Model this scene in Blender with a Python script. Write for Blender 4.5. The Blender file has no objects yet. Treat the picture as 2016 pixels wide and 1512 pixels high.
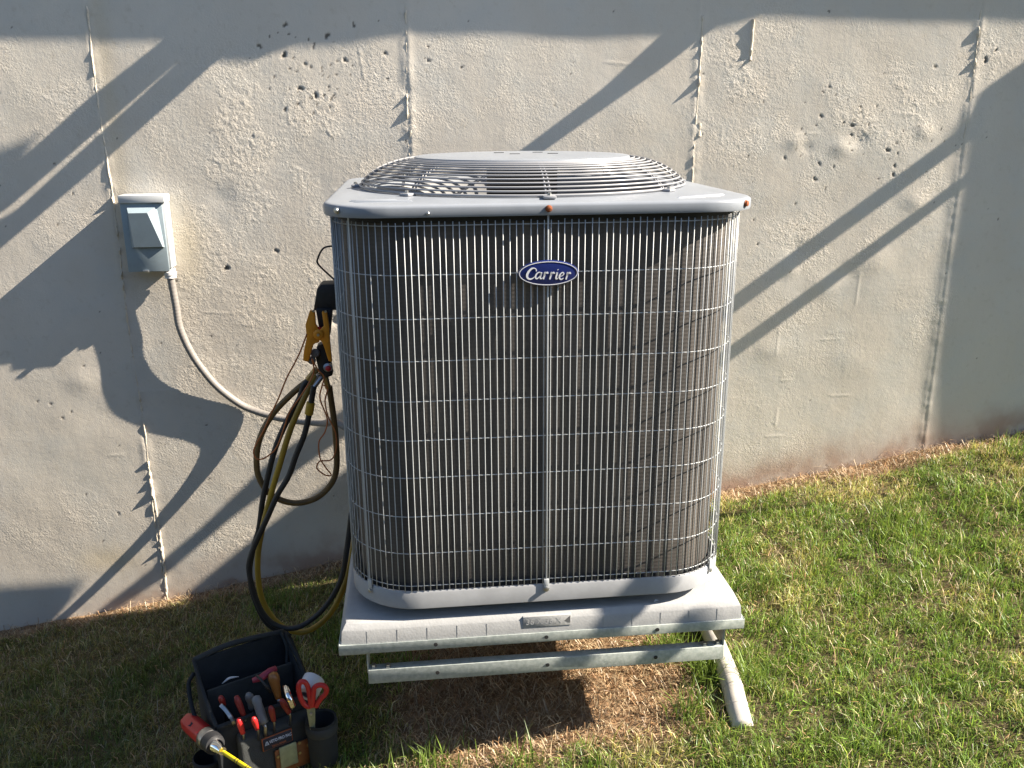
import bpy, bmesh, math, random
import numpy as np
from mathutils import Vector, Matrix
random.seed(7); rng = np.random.default_rng(7)
PI = math.pi
sc = bpy.context.scene
COL = sc.collection

# ------------------------------------------------------------------ camera, sky, sun, exposure
CAM = (-0.25629, -2.15251, 1.03427); YAW, PITCH, ROLL = -0.10608, 0.29426, -0.00678
def cam_axes():
    cy, sy, cp, sp = math.cos(YAW), math.sin(YAW), math.cos(PITCH), math.sin(PITCH)
    Rz = Matrix(((cy, -sy, 0), (sy, cy, 0), (0, 0, 1))); Rx = Matrix(((1, 0, 0), (0, cp, sp), (0, -sp, cp)))
    fw = Rz @ Rx @ Vector((0, 1, 0)); up = Rz @ Rx @ Vector((0, 0, 1)); rt = Rz @ Vector((1, 0, 0))
    cr, sr = math.cos(ROLL), math.sin(ROLL)
    return rt * cr + up * sr, up * cr - rt * sr, fw
rt, up, fw = cam_axes()
cam_data = bpy.data.cameras.new('camera'); cam = bpy.data.objects.new('camera', cam_data); COL.objects.link(cam)
cam.matrix_world = Matrix(((rt.x, up.x, -fw.x, CAM[0]), (rt.y, up.y, -fw.y, CAM[1]), (rt.z, up.z, -fw.z, CAM[2]), (0, 0, 0, 1)))
cam_data.sensor_width = 36; cam_data.lens = 36 * 1735.98 / 2016; cam_data.clip_start = .05; cam_data.clip_end = 500
sc.camera = cam

SUN = Vector((6.4, -1.0, 4.85)).normalized()          # towards the sun: low along the wall, from the right
world = bpy.data.worlds.new('World'); sc.world = world; world.use_nodes = True
wn = world.node_tree.nodes; wl = world.node_tree.links
sky = wn.new('ShaderNodeTexSky'); sky.sky_type = 'NISHITA'; sky.sun_disc = False
sky.sun_elevation = math.asin(SUN.z); sky.sun_rotation = math.atan2(SUN.x, SUN.y)
sky.air_density = 1.0; sky.dust_density = .5; sky.ozone_density = 1.6
wl.new(sky.outputs[0], wn['Background'].inputs[0]); wn['Background'].inputs[1].default_value = 0.058
sd = bpy.data.lights.new('sun', 'SUN'); sd.energy = 5.0; sd.angle = math.radians(0.3); sd.color = (1.0, .875, .72)
sun = bpy.data.objects.new('sun', sd); COL.objects.link(sun)
sun.rotation_euler = (-SUN).to_track_quat('-Z', 'Y').to_euler()
sc.view_settings.view_transform = 'Standard'; sc.view_settings.look = 'None'
sc.view_settings.exposure = 1.85; sc.view_settings.gamma = 1.0; sc.view_settings.use_curve_mapping = False
sc.cycles.max_bounces = 6; sc.cycles.diffuse_bounces = 4

# ------------------------------------------------------------------ helpers
def mat(name, col, rough=.6, metal=0., var=.0, vscale=20., bump=0., bscale=60., spec=.5, coat=0., col2=None, stretch=None, bdist=.002):
    m = bpy.data.materials.new(name); m.use_nodes = True
    nt = m.node_tree; n = nt.nodes; l = nt.links; b = n['Principled BSDF']
    b.inputs['Base Color'].default_value = (*col, 1); b.inputs['Roughness'].default_value = rough
    b.inputs['Metallic'].default_value = metal; b.inputs['Specular IOR Level'].default_value = spec
    b.inputs['Coat Weight'].default_value = coat
    tc = n.new('ShaderNodeTexCoord'); vec = tc.outputs['Object']
    if stretch:
        mp = n.new('ShaderNodeMapping'); mp.inputs['Scale'].default_value = stretch; l.new(vec, mp.inputs[0]); vec = mp.outputs[0]
    if var or col2:
        t = n.new('ShaderNodeTexNoise'); t.inputs['Scale'].default_value = vscale; t.inputs['Detail'].default_value = 6; t.inputs['Roughness'].default_value = .65
        l.new(vec, t.inputs['Vector'])
        r = n.new('ShaderNodeValToRGB'); c2 = col2 or tuple(min(1, c * (1 + var)) for c in col); c1 = col if col2 else tuple(c * (1 - var) for c in col)
        r.color_ramp.elements[0].position = .35; r.color_ramp.elements[1].position = .68
        r.color_ramp.elements[0].color = (*c1, 1); r.color_ramp.elements[1].color = (*c2, 1)
        l.new(t.outputs[0], r.inputs[0]); l.new(r.outputs[0], b.inputs['Base Color'])
        rr = n.new('ShaderNodeMapRange'); rr.inputs[3].default_value = max(0, rough - .08); rr.inputs[4].default_value = min(1, rough + .1)
        l.new(t.outputs[0], rr.inputs[0]); l.new(rr.outputs[0], b.inputs['Roughness'])
    if bump:
        t = n.new('ShaderNodeTexNoise'); t.inputs['Scale'].default_value = bscale; t.inputs['Detail'].default_value = 5
        l.new(vec, t.inputs['Vector']); bu = n.new('ShaderNodeBump'); bu.inputs['Strength'].default_value = bump; bu.inputs['Distance'].default_value = bdist
        l.new(t.outputs[0], bu.inputs['Height']); l.new(bu.outputs[0], b.inputs['Normal'])
    return m

def mesh_obj(name, verts, faces, m, parent=None, smooth=False, loc=None):
    me = bpy.data.meshes.new(name); me.from_pydata([tuple(v) for v in verts], [], faces); me.update()
    return link(name, me, m, parent, smooth, loc)
def link(name, me, m, parent=None, smooth=False, loc=None):
    if m and not me.materials: me.materials.append(m)
    if smooth:
        for p in me.polygons: p.use_smooth = True
        if smooth != 'all':
            try: me.set_sharp_from_angle(angle=math.radians(38))
            except Exception: pass
    o = bpy.data.objects.new(name, me); COL.objects.link(o)
    if parent: o.parent = parent
    if loc: o.location = loc
    return o
def thing(name, label, cat, loc=(0, 0, 0), rotz=0, group=None):
    o = bpy.data.objects.new(name, None); COL.objects.link(o); o.empty_display_size = .05
    o.location = loc; o.rotation_euler = (0, 0, rotz); return tag(o, label, cat, group)
def tag(o, label, cat, group=None):
    o['label'] = label; o['category'] = cat
    if group: o['group'] = group
    return o

class B:
    """collects shapes into one mesh"""
    def __init__(s): s.v = []; s.f = []
    def add(s, v, f, M=None):
        k = len(s.v)
        s.v += [tuple(M @ Vector(p)) if M else tuple(p) for p in v]; s.f += [tuple(i + k for i in q) for q in f]; return s
    def box(s, a, b, M=None):
        x0, y0, z0 = a; x1, y1, z1 = b
        v = [(x0, y0, z0), (x1, y0, z0), (x1, y1, z0), (x0, y1, z0), (x0, y0, z1), (x1, y0, z1), (x1, y1, z1), (x0, y1, z1)]
        return s.add(v, [(0, 3, 2, 1), (4, 5, 6, 7), (0, 1, 5, 4), (1, 2, 6, 5), (2, 3, 7, 6), (3, 0, 4, 7)], M)
    def tube(s, pts, r, n=8, cap=True, M=None):
        P = [Vector(p) for p in pts]; m = len(P); rs = r if hasattr(r, '__len__') else [r] * m
        T = []
        for i in range(m):
            t = (P[min(i + 1, m - 1)] - P[max(i - 1, 0)]); T.append(t.normalized() if t.length > 1e-9 else Vector((0, 0, 1)))
        ref = Vector((0, 0, 1)) if abs(T[0].z) < .9 else Vector((1, 0, 0)); N = (ref - T[0] * ref.dot(T[0])).normalized()
        v = []
        for i in range(m):
            N = (N - T[i] * N.dot(T[i])).normalized(); Bn = T[i].cross(N)
            for j in range(n):
                a = 2 * PI * j / n; v.append(P[i] + (N * math.cos(a) + Bn * math.sin(a)) * rs[i])
        f = [(i * n + j, i * n + (j + 1) % n, (i + 1) * n + (j + 1) % n, (i + 1) * n + j) for i in range(m - 1) for j in range(n)]
        if cap: f += [tuple(range(n - 1, -1, -1)), tuple((m - 1) * n + j for j in range(n))]
        return s.add(v, f, M)
    def lathe(s, prof, n=24, M=None, cap=True):
        v = [(r * math.cos(2 * PI * j / n), r * math.sin(2 * PI * j / n), z) for r, z in prof for j in range(n)]
        m = len(prof); f = [(i * n + j, i * n + (j + 1) % n, (i + 1) * n + (j + 1) % n, (i + 1) * n + j) for i in range(m - 1) for j in range(n)]
        if cap: f += [tuple(range(n - 1, -1, -1)), tuple((m - 1) * n + j for j in range(n))]
        return s.add(v, f, M)
    def prism(s, poly, y0, y1, M=None):      # poly in x,z ; extruded along y
        n = len(poly); a = sum(poly[i][0] * poly[(i + 1) % n][1] - poly[(i + 1) % n][0] * poly[i][1] for i in range(n))
        if a < 0: poly = poly[::-1]
        v = [(x, y0, z) for x, z in poly] + [(x, y1, z) for x, z in poly]
        f = [tuple(range(n)), tuple(range(2 * n - 1, n - 1, -1))] + [((i + 1) % n, i, i + n, (i + 1) % n + n) for i in range(n)]
        return s.add(v, f, M)
    def loops(s, L, closed_ends=(False, False), M=None):
        n = len(L[0]); v = [p for lp in L for p in lp]
        f = [(i * n + j, i * n + (j + 1) % n, (i + 1) * n + (j + 1) % n, (i + 1) * n + j) for i in range(len(L) - 1) for j in range(n)]
        if closed_ends[0]: f.append(tuple(range(n - 1, -1, -1)))
        if closed_ends[1]: f.append(tuple((len(L) - 1) * n + j for j in range(n)))
        return s.add(v, f, M)
    def obj(s, name, m, parent=None, smooth=False, bevel=0, seg=2, loc=None):
        me = bpy.data.meshes.new(name); me.from_pydata(s.v, [], s.f)
        bm = bmesh.new(); bm.from_mesh(me)
        if bevel:
            bmesh.ops.remove_doubles(bm, verts=bm.verts, dist=1e-6)
            ed = [e for e in bm.edges if len(e.link_faces) == 2 and e.calc_face_angle(0) > .5]
            bmesh.ops.bevel(bm, geom=ed, offset=bevel, segments=seg, affect='EDGES', profile=.5, clamp_overlap=True)
            smooth = smooth or True
        bmesh.ops.recalc_face_normals(bm, faces=bm.faces); bm.to_mesh(me); bm.free()
        return link(name, me, m, parent, smooth, loc)

def catmull(pts, k=8):
    P = [Vector(p) for p in pts]; P = [P[0] * 2 - P[1]] + P + [P[-1] * 2 - P[-2]]; out = []
    for i in range(1, len(P) - 2):
        for j in range(k):
            t = j / k; a, b, c, d = P[i - 1], P[i], P[i + 1], P[i + 2]
            out.append(.5 * ((2 * b) + (c - a) * t + (2 * a - 5 * b + 4 * c - d) * t * t + (3 * b - a - 3 * c + d) * t ** 3))
    out.append(P[-2]); return out
def rad(th, half, r):
    """distance from the centre to the outline of a rounded square"""
    c, s = abs(math.cos(th)), abs(math.sin(th)); k = half - r
    t = half / max(c, s)
    x, y = t * c, t * s
    if x > k and y > k:
        b = k * (c + s); q = 2 * k * k - r * r; t = b + math.sqrt(max(0, b * b - q))
    return t
NA = 144
ANG = [2 * PI * i / NA for i in range(NA)]
def rs_loop(half, r, z): return [(rad(a, half, r) * math.cos(a), rad(a, half, r) * math.sin(a), z) for a in ANG]
def circ(R, z): return [(R * math.cos(a), R * math.sin(a), z) for a in ANG]
def text(name, s, size, m, parent, loc, rot, ext=.0003, align='CENTER', shear=0, sx=1, bold=0):
    cu = bpy.data.curves.new(name, 'FONT'); cu.body = s; cu.size = size; cu.extrude = ext; cu.align_x = align; cu.align_y = 'CENTER'; cu.shear = shear; cu.offset = bold; cu.resolution_u = 3
    t = bpy.data.objects.new(name, cu); COL.objects.link(t); bpy.context.view_layer.update()
    me = bpy.data.meshes.new_from_object(t.evaluated_get(bpy.context.evaluated_depsgraph_get())); bpy.data.objects.remove(t); me.materials.clear()
    o = link(name, me, m, parent); o.location = loc; o.rotation_euler = rot; o.scale = (sx, 1, 1); return o

# numpy gradient noise -------------------------------------------------------------
def perlin(x, y, seed=0):
    r = np.random.default_rng(seed); p = r.permutation(256); p = np.concatenate([p, p]); ga = r.uniform(0, 2 * PI, 256)
    gx, gy = np.cos(ga), np.sin(ga)
    xi = np.floor(x).astype(int); yi = np.floor(y).astype(int); xf = x - xi; yf = y - yi; xi &= 255; yi &= 255
    u = xf ** 3 * (xf * (xf * 6 - 15) + 10); v = yf ** 3 * (yf * (yf * 6 - 15) + 10)
    def g(ix, iy, dx, dy):
        h = p[(p[ix & 255] + iy) & 255]; return gx[h] * dx + gy[h] * dy
    a = g(xi, yi, xf, yf); b = g(xi + 1, yi, xf - 1, yf); c = g(xi, yi + 1, xf, yf - 1); d = g(xi + 1, yi + 1, xf - 1, yf - 1)
    return (a * (1 - u) + b * u) * (1 - v) + (c * (1 - u) + d * u) * v
def fbm(x, y, f, o=4, seed=0, gain=.5):
    s = 0; a = 1
    for i in range(o): s = s + a * perlin(x * f, y * f, seed + i); f *= 2.03; a *= gain
    return s
def sstep(a, b, x): t = np.clip((x - a) / (b - a), 0, 1); return t * t * (3 - 2 * t)
GX = [-60, -4, -1.75, -1.475, -1.177, -.587, 0, .831, 1.345, 1.573, 1.955, 4, 60]
GZ = [-1.1, -1.0, -.672, -.631, -.587, -.478, -.392, -.275, -.196, -.145, -.098, .22, .3]
def gz(x, y): 
    x = np.asarray(x, float); y = np.asarray(y, float)
    return np.interp(x, GX, GZ) + .006 * fbm(x + 9, y + 5, 5., 3, 50)
WY = -0.00525
def wally(x): return .71305 + x * WY          # the plane of the wall face
def quads(nx, ny):
    i = np.arange(nx * ny).reshape(ny, nx); return np.stack([i[:-1, :-1], i[:-1, 1:], i[1:, 1:], i[1:, :-1]], -1).reshape(-1, 4)
def np_mesh(name, V, F, m, smooth=True):
    me = bpy.data.meshes.new(name); V = np.asarray(V, np.float32); F = np.asarray(F, np.int32); k = F.shape[1]
    me.vertices.add(len(V)); me.vertices.foreach_set('co', V.ravel()); me.loops.add(F.size); me.loops.foreach_set('vertex_index', F.ravel())
    me.polygons.add(len(F)); me.polygons.foreach_set('loop_start', np.arange(0, F.size, k, dtype=np.int32)); me.polygons.foreach_set('loop_total', np.full(len(F), k, np.int32))
    me.polygons.foreach_set('use_smooth', np.full(len(F), smooth)); me.update(calc_edges=True); me.materials.append(m)
    o = bpy.data.objects.new(name, me); COL.objects.link(o); return o
def attr(o, name, a):
    at = o.data.attributes.new(name, 'FLOAT', 'POINT'); at.data.foreach_set('value', np.asarray(a, np.float32).ravel())
def cattr(o, name, c):
    at = o.data.attributes.new(name, 'FLOAT_COLOR', 'POINT'); at.data.foreach_set('color', np.asarray(c, np.float32).ravel())

# ------------------------------------------------------------------ the concrete wall
S0, SP = -1.1812, .914
SEAMS = [S0 - SP, S0, S0 + SP, S0 + 2 * SP, S0 + 3 * SP, S0 + 4 * SP]
def wall_material():
    m = bpy.data.materials.new('painted_concrete'); m.use_nodes = True; nt = m.node_tree; n = nt.nodes; l = nt.links; b = n['Principled BSDF']
    b.inputs['Roughness'].default_value = .82; b.inputs['Specular IOR Level'].default_value = .25
    tc = n.new('ShaderNodeTexCoord')
    def noise(s, d=5, r=.6):
        t = n.new('ShaderNodeTexNoise'); t.inputs['Scale'].default_value = s; t.inputs['Detail'].default_value = d; t.inputs['Roughness'].default_value = r; l.new(tc.outputs['Object'], t.inputs['Vector']); return t.outputs[0]
    def mix(f, a, c, mode='MIX'):
        x = n.new('ShaderNodeMix'); x.data_type = 'RGBA'; x.blend_type = mode
        if isinstance(f, float): x.inputs[0].default_value = f
        else: l.new(f, x.inputs[0])
        for i, q in ((6, a), (7, c)):
            if isinstance(q, tuple): x.inputs[i].default_value = (*q, 1)
            else: l.new(q, x.inputs[i])
        return x.outputs[2]
    def ramp(v, p0, p1):
        r = n.new('ShaderNodeMapRange'); r.inputs[1].default_value = p0; r.inputs[2].default_value = p1; l.new(v, r.inputs[0]); return r.outputs[0]
    def at(s): a = n.new('ShaderNodeAttribute'); a.attribute_name = s; return a.outputs['Fac']
    c = mix(ramp(noise(2.2), .35, .65), (.56, .52, .455), (.61, .575, .51))
    c = mix(ramp(noise(9, 6), .45, .75), c, (.55, .535, .49))
    c = mix(ramp(noise(45, 4), .58, .8), c, (.52, .48, .41))
    c = mix(at('yel'), c, (.58, .49, .33))
    c = mix(at('stain'), c, (.36, .25, .19))
    c = mix(at('pit'), c, (.14, .125, .105))
    l.new(c, b.inputs['Base Color'])
    bu = n.new('ShaderNodeBump'); bu.inputs['Strength'].default_value = .5; bu.inputs['Distance'].default_value = .0011
    ma = n.new('ShaderNodeMath'); ma.operation = 'MULTIPLY'; rg = ramp(noise(150, 6, .66), .40, .62); l.new(rg, ma.inputs[0]); l.new(at('rough'), ma.inputs[1])
    mb = n.new('ShaderNodeMath'); mb.operation = 'MULTIPLY_ADD'; l.new(ma.outputs[0], mb.inputs[0]); mb.inputs[1].default_value = 1.7; l.new(noise(260, 4, .6), mb.inputs[2])
    l.new(mb.outputs[0], bu.inputs['Height']); l.new(bu.outputs[0], b.inputs['Normal'])
    return m
M_wall = wall_material()
# rough stucco patches: centre x, z, half-width, half-height, strength
ROUGH = [(-.68, .55, .5, .75, .42), (1.1, .9, .6, .4, .3), (-1.5, .9, .3, .5, .3), (-.72, .98, .34, .24, 1.15), (-.42, 1.0, .26, .22, 1.1), (-.85, .72, .3, .25, .8), (-.95, .35, .25, .4, .75), (-.65, .55, .3, .35, .9), (-.8, .05, .35, .3, .7), (-.62, .2, .2, .25, .6),
         (-1.5, 1.2, .14, .1, .6), (-1.28, 1.05, .12, .22, .7), (-1.3, .72, .16, .14, .6), (-.1, 1.15, .35, .2, .45), (.35, .85, .3, .25, .5), (.82, 1.12, .16, .22, 1.2), (1.3, 1.05, .3, .14, 1.1),
         (1.66, 1.2, .12, .1, 1.1), (1.0, .62, .2, .12, .8), (1.45, .8, .12, .1, .7), (1.25, .6, .1, .08, .7), (1.0, .3, .3, .3, .35), (1.5, .4, .1, .2, .5), (.95, -.1, .3, .12, .4), (-.5, -.15, .2, .3, .7), (-.9, -.4, .2, .14, .8), (-1.5, -.3, .3, .12, .45), (-.9,1.15,.15,.12,.7)]
# pits and bug holes: x, z, radius
PITS = [(-.59, 1.12, .012), (-.545, 1.1, .011), (-.52, 1.1, .006), (-.57, 1.19, .008), (-.6, 1.075, .007), (-.64, 1.06, .008), (-.5, 1.09, .007), (-.49, 1.1, .006), (-.70, 1.24, .010), (-.63,1.215,.012),
        (1.08, 1.12, .007), (1.06, 1.03, .009), (1.17, 1.0, .01), (1.17, .97, .008), (1.14, 1.01, .006), (1.3, .92, .011), (1.43, 1.18, .008), (1.6, 1.2, .012), (1.63, 1.23, .008), (.95, .9, .007), (1.07, .88, .008), (1.12, .87, .006),
        (1.06, .83, .01), (1.1, .8, .005), (1.33, .87, .008), (1.33, .84, .009), (.86, .7, .005), (.88, .62, .006), (1.0, .75, .006), (-1.46, 1.11, .005), (-1.49, 1.06, .006), (-1.5, .16, .006), (-1.46, .15, .006), (-1.4, .12, .005), (-.86, .58, .012), (-.7, .63, .010),
        (-1.43, .1, .006), (-1.3, -.25, .007), (-.45, 1.2, .01), (-.5, 1.27, .012), (-.33, 1.22, .008), (-.2, 1.2, .008), (-.1, 1.18, .007), (.3, .9, .006), (-.2, 1.24, .006), (-.42, 1.3, .009), (-.62,1.3,.01)]
for _ in range(150): PITS.append((rng.uniform(-1.9, 2.2), rng.uniform(-.5, 1.35), rng.uniform(.0022, .0055)))
for _ in range(45): PITS.append((rng.normal(-.55, .12), rng.normal(1.17, .07), rng.uniform(.003, .006)))
for _ in range(40): PITS.append((rng.normal(1.2, .22), rng.normal(.95, .12), rng.uniform(.003, .006)))
BULGE = [(-.55, .4, .05, -.006), (-.53, .395, .018, -.012), (1.14, .93, .035, .010), (1.2, .95, .03, -.008), (.98, .95, .03, .008), (1.02, .93, .025, -.006), (1.42, .98, .03, .008), (1.3, .55, .06, .008), (1.2, .52, .035, -.006),
         (1.0, .53, .03, .007), (1.42, .75, .045, .009), (1.02, .6, .04, -.007), (-1.35, .22, .05, .007), (-1.3, .1, .07, -.005), (-.5, .05, .04, .006), (-.86, .8, .04, -.005), (-1.25, .45, .06, .005), (.95, .25, .05, .006), (1.25, .2, .07, .006), (-.48,-.05,.03,-.006), (1.12,.47,.05,.006)]
def build_wall():
    xs = np.concatenate([[-9, -4, -2.6, -2.25], np.arange(-2.0, 2.3, .0042), [2.5, 3.0, 4.5, 9]])
    zs = np.concatenate([[-2.2, -1.3, -1.0], np.arange(-.78, 1.5, .0042), [1.7, 2.2, 3.2]])
    X, Z = np.meshgrid(xs, zs)
    fine = (X > -1.99) & (X < 2.28) & (Z > -.77) & (Z < 1.48)
    R = np.zeros_like(X)
    for cx, cz, hw, hh, s in ROUGH: R = np.maximum(R, s * np.exp(-(((X - cx) / hw) ** 2 + ((Z - cz) / hh) ** 2) * 1.1))
    R = R * (.45 + 1.1 * sstep(-.12, .22, fbm(X, Z, 7, 3, 3))) + .10 * sstep(0, .4, fbm(X, Z, 3, 2, 4))
    wx = X + .006 * perlin(X * 40, Z * 40, 11); wz = Z + .006 * perlin(X * 40, Z * 40, 12)
    n1 = fbm(wx, wz, 80, 2, 20, .6); n2 = fbm(wx, wz, 44, 3, 30, .6)
    chunk = sstep(.02, .12, n1) * .0007 + sstep(.05, .2, n2) * .0008 + n1 * .0006
    H = .36 * R * chunk
    H += .0028 * fbm(X, Z, 1.7, 2, 40) + .0009 * fbm(X, Z, 6, 3, 41) + .00020 * fbm(X, Z, 80, 3, 42)
    for cx, cz, r, a in BULGE: H += a * .36 * np.exp(-(((X - cx) / r) ** 2 + ((Z - cz) / (r * .8)) ** 2))
    # form panel joints: small step and a groove either side of each seam
    for i, s in enumerate(SEAMS):
        d = X - s - .004 * fbm(Z, Z * 0 + i, 2, 2, 60 + i); H += -.0012 * np.exp(-(d / .006) ** 2) + .0028 * np.exp(-(d / .016) ** 2) * (0.6 + fbm(Z, Z * 0 + 7 * i, 14, 3, 70 + i)) + (.0016 * (-1) ** i) * sstep(-.01, .01, d) * np.exp(-np.abs(d) / .1)
    # faint board marks and trowel scratches
    rr = np.random.default_rng(5)
    for _ in range(34):
        x0, z0, L = rr.uniform(-1.8, 1.7), rr.uniform(-.4, 1.3), rr.uniform(.05, .16); a = rr.choice([0, 0, PI / 2]) + rr.normal(0, .05)
        u = (X - x0) * math.cos(a) + (Z - z0) * math.sin(a); v = -(X - x0) * math.sin(a) + (Z - z0) * math.cos(a)
        H += .0007 * np.exp(-(v / .0035) ** 2) * sstep(L / 2, L / 2 - .02, np.abs(u))
    pit = np.zeros_like(X)
    for cx, cz, r in PITS:
        r *= .68
        i0, i1 = np.searchsorted(xs, (cx - .03, cx + .03)); j0, j1 = np.searchsorted(zs, (cz - .03, cz + .03))
        if i1 <= i0 or j1 <= j0: continue
        xx, zz = X[j0:j1, i0:i1], Z[j0:j1, i0:i1]; an = np.arctan2(zz - cz, xx - cx)
        d = np.hypot((xx - cx) * 1.15, zz - cz) / (r * (1 + .35 * np.sin(an * 2 + cx * 50) + .2 * np.sin(an * 3 + cz * 70)))
        k = sstep(1.25, .7, d); pit[j0:j1, i0:i1] = np.maximum(pit[j0:j1, i0:i1], k); H[j0:j1, i0:i1] -= k * r * .3
    H = np.where(fine, H, 0)
    g = np.interp(X, GX, GZ); hg = Z - g
    stain = sstep(.17, .0, hg + .05 * fbm(X, Z, 5, 4, 80)) * (.45 + .55 * sstep(-.3, .3, fbm(X, Z, 9, 4, 81))) * sstep(-1.9, -.9, X) * .9
    yel = .5 * np.exp(-(((X + .97) / .05) ** 2 + ((Z - .65) / .12) ** 2)) + .6 * np.exp(-(((X + 1.35) / .1) ** 2 + ((Z + .42) / .05) ** 2)) * (X < 0)
    yel += .35 * np.exp(-((X + 1.15) / .03) ** 2) * sstep(.4, .8, Z)
    V = np.stack([X, wally(X) - H, Z], -1).reshape(-1, 3)
    o = np_mesh('wall_face', V, quads(len(xs), len(zs)), M_wall)
    attr(o, 'pit', np.clip(pit, 0, 1)); attr(o, 'rough', np.clip(R, 0, 1.4)); attr(o, 'stain', np.clip(stain, 0, 1)); attr(o, 'yel', np.clip(yel, 0, 1))
    w = thing('concrete_wall', 'tall beige painted concrete foundation wall with rough patches, pits and vertical seams', 'wall')
    o.parent = w
    B().box((-9, wally(0) + .05, -2.2), (9, wally(0) + .25, 3.2)).obj('wall_core', M_wall, w)
    B().box((-9, .6, 3.2), (9, 1.0, 3.26)).obj('wall_cap', M_wall, w)
    # ragged ridges of cement that stand out along the joints
    def ridge(x, z0, z1, amp, seed, p=.6, wd=.004):
        r = np.random.default_rng(seed); z = z0; v = []; f = []; k = 0
        zz = []; hh = []
        while z < z1:
            h = amp * (.35 + .3 * r.random()) if r.random() < p else amp * .12
            if r.random() < .09: h = amp * r.uniform(.9, 1.7)
            zz.append(z); hh.append(h); z += r.uniform(.006, .022)
        for i, (z, h) in enumerate(zip(zz, hh)):
            dx = .0035 * math.sin(z * 9 + seed) + r.normal(0, .0006); y = wally(x) + .002
            v += [(x + dx - wd, y, z), (x + dx - wd * .25, y - .002 - h, z), (x + dx + wd * .25, y - .002 - h, z), (x + dx + wd, y, z)]
        n = len(zz); f = [(4 * i + j, 4 * i + j + 1, 4 * i + j + 5, 4 * i + j + 4) for i in range(n - 1) for j in range(3)]
        mesh_obj('seam_ridge', v, f, M_seam, w)
    ridge(SEAMS[1], -.6, 1.36, .0065, 1, .45); ridge(SEAMS[2], .3, 1.36, .006, 2, .45); ridge(SEAMS[3], .3, 1.33, .0085, 3, .5); ridge(SEAMS[4], .95, 1.36, .0045, 4, .35)
    ridge(SEAMS[1] + .004, -.56, -.05, .007, 5, .6, .006); ridge(.815, 1.2, 1.335, .012, 6, .95, .006); ridge(.662, .97, 1.02, .006, 8, .8, .009); ridge(-.262, .96, 1.0, .006, 9, .8, .008)
    return w
M_seam = mat('cement_ridge', (.58, .53, .44), .85, var=.15, vscale=60, bump=.6, bscale=300)
build_wall()

# ------------------------------------------------------------------ the ground
def ground_material():
    m = bpy.data.materials.new('dry_soil'); m.use_nodes = True; nt = m.node_tree; n = nt.nodes; l = nt.links; b = n['Principled BSDF']; b.inputs['Roughness'].default_value = .95; b.inputs['Specular IOR Level'].default_value = .1
    tc = n.new('ShaderNodeTexCoord'); t = n.new('ShaderNodeTexNoise'); t.inputs['Scale'].default_value = 28; t.inputs['Detail'].default_value = 8; t.inputs['Roughness'].default_value = .7; l.new(tc.outputs['Object'], t.inputs[0])
    r = n.new('ShaderNodeValToRGB'); e = r.color_ramp.elements; e[0].position = .3; e[0].color = (.09, .058, .036, 1); e[1].position = .7; e[1].color = (.34, .25, .16, 1)
    e = r.color_ramp.elements.new(.5); e.color = (.22, .14, .08, 1); l.new(t.outputs[0], r.inputs[0]); la = n.new('ShaderNodeAttribute'); la.attribute_name = 'lawn'; mx = n.new('ShaderNodeMix'); mx.data_type = 'RGBA'; l.new(la.outputs['Fac'], mx.inputs[0]); l.new(r.outputs[0], mx.inputs[6]); mx.inputs[7].default_value = (.065, .062, .03, 1); l.new(mx.outputs[2], b.inputs['Base Color'])
    bu = n.new('ShaderNodeBump'); bu.inputs['Strength'].default_value = .9; bu.inputs['Distance'].default_value = .008; t2 = n.new('ShaderNodeTexNoise'); t2.inputs['Scale'].default_value = 90; t2.inputs['Detail'].default_value = 6; l.new(tc.outputs['Object'], t2.inputs[0])
    l.new(t2.outputs[0], bu.inputs['Height']); l.new(bu.outputs[0], b.inputs['Normal']); return m
xs = np.concatenate([[-60, -20, -8, -4, -3, -2.3], np.arange(-2.0, 2.6, .02), [3, 4, 5, 8, 20, 60]])
ys = np.concatenate([[-60, -20, -8, -4, -2.5, -1.6], np.arange(-1.2, .78, .02)])
X, Y = np.meshgrid(xs, ys)
near = (np.abs(X) < 2.4) & (Y > -1.3)
Zg = gz(X, Y) + np.where(near, .004 * fbm(X, Y, 26, 3, 90) , 0)
gr = np_mesh('ground', np.stack([X, Y, Zg], -1).reshape(-1, 3), quads(len(xs), len(ys)), ground_material()); gr['kind'] = 'structure'

gr['label'] = 'sloping bare soil under the lawn and along the foot of the wall'

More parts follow.
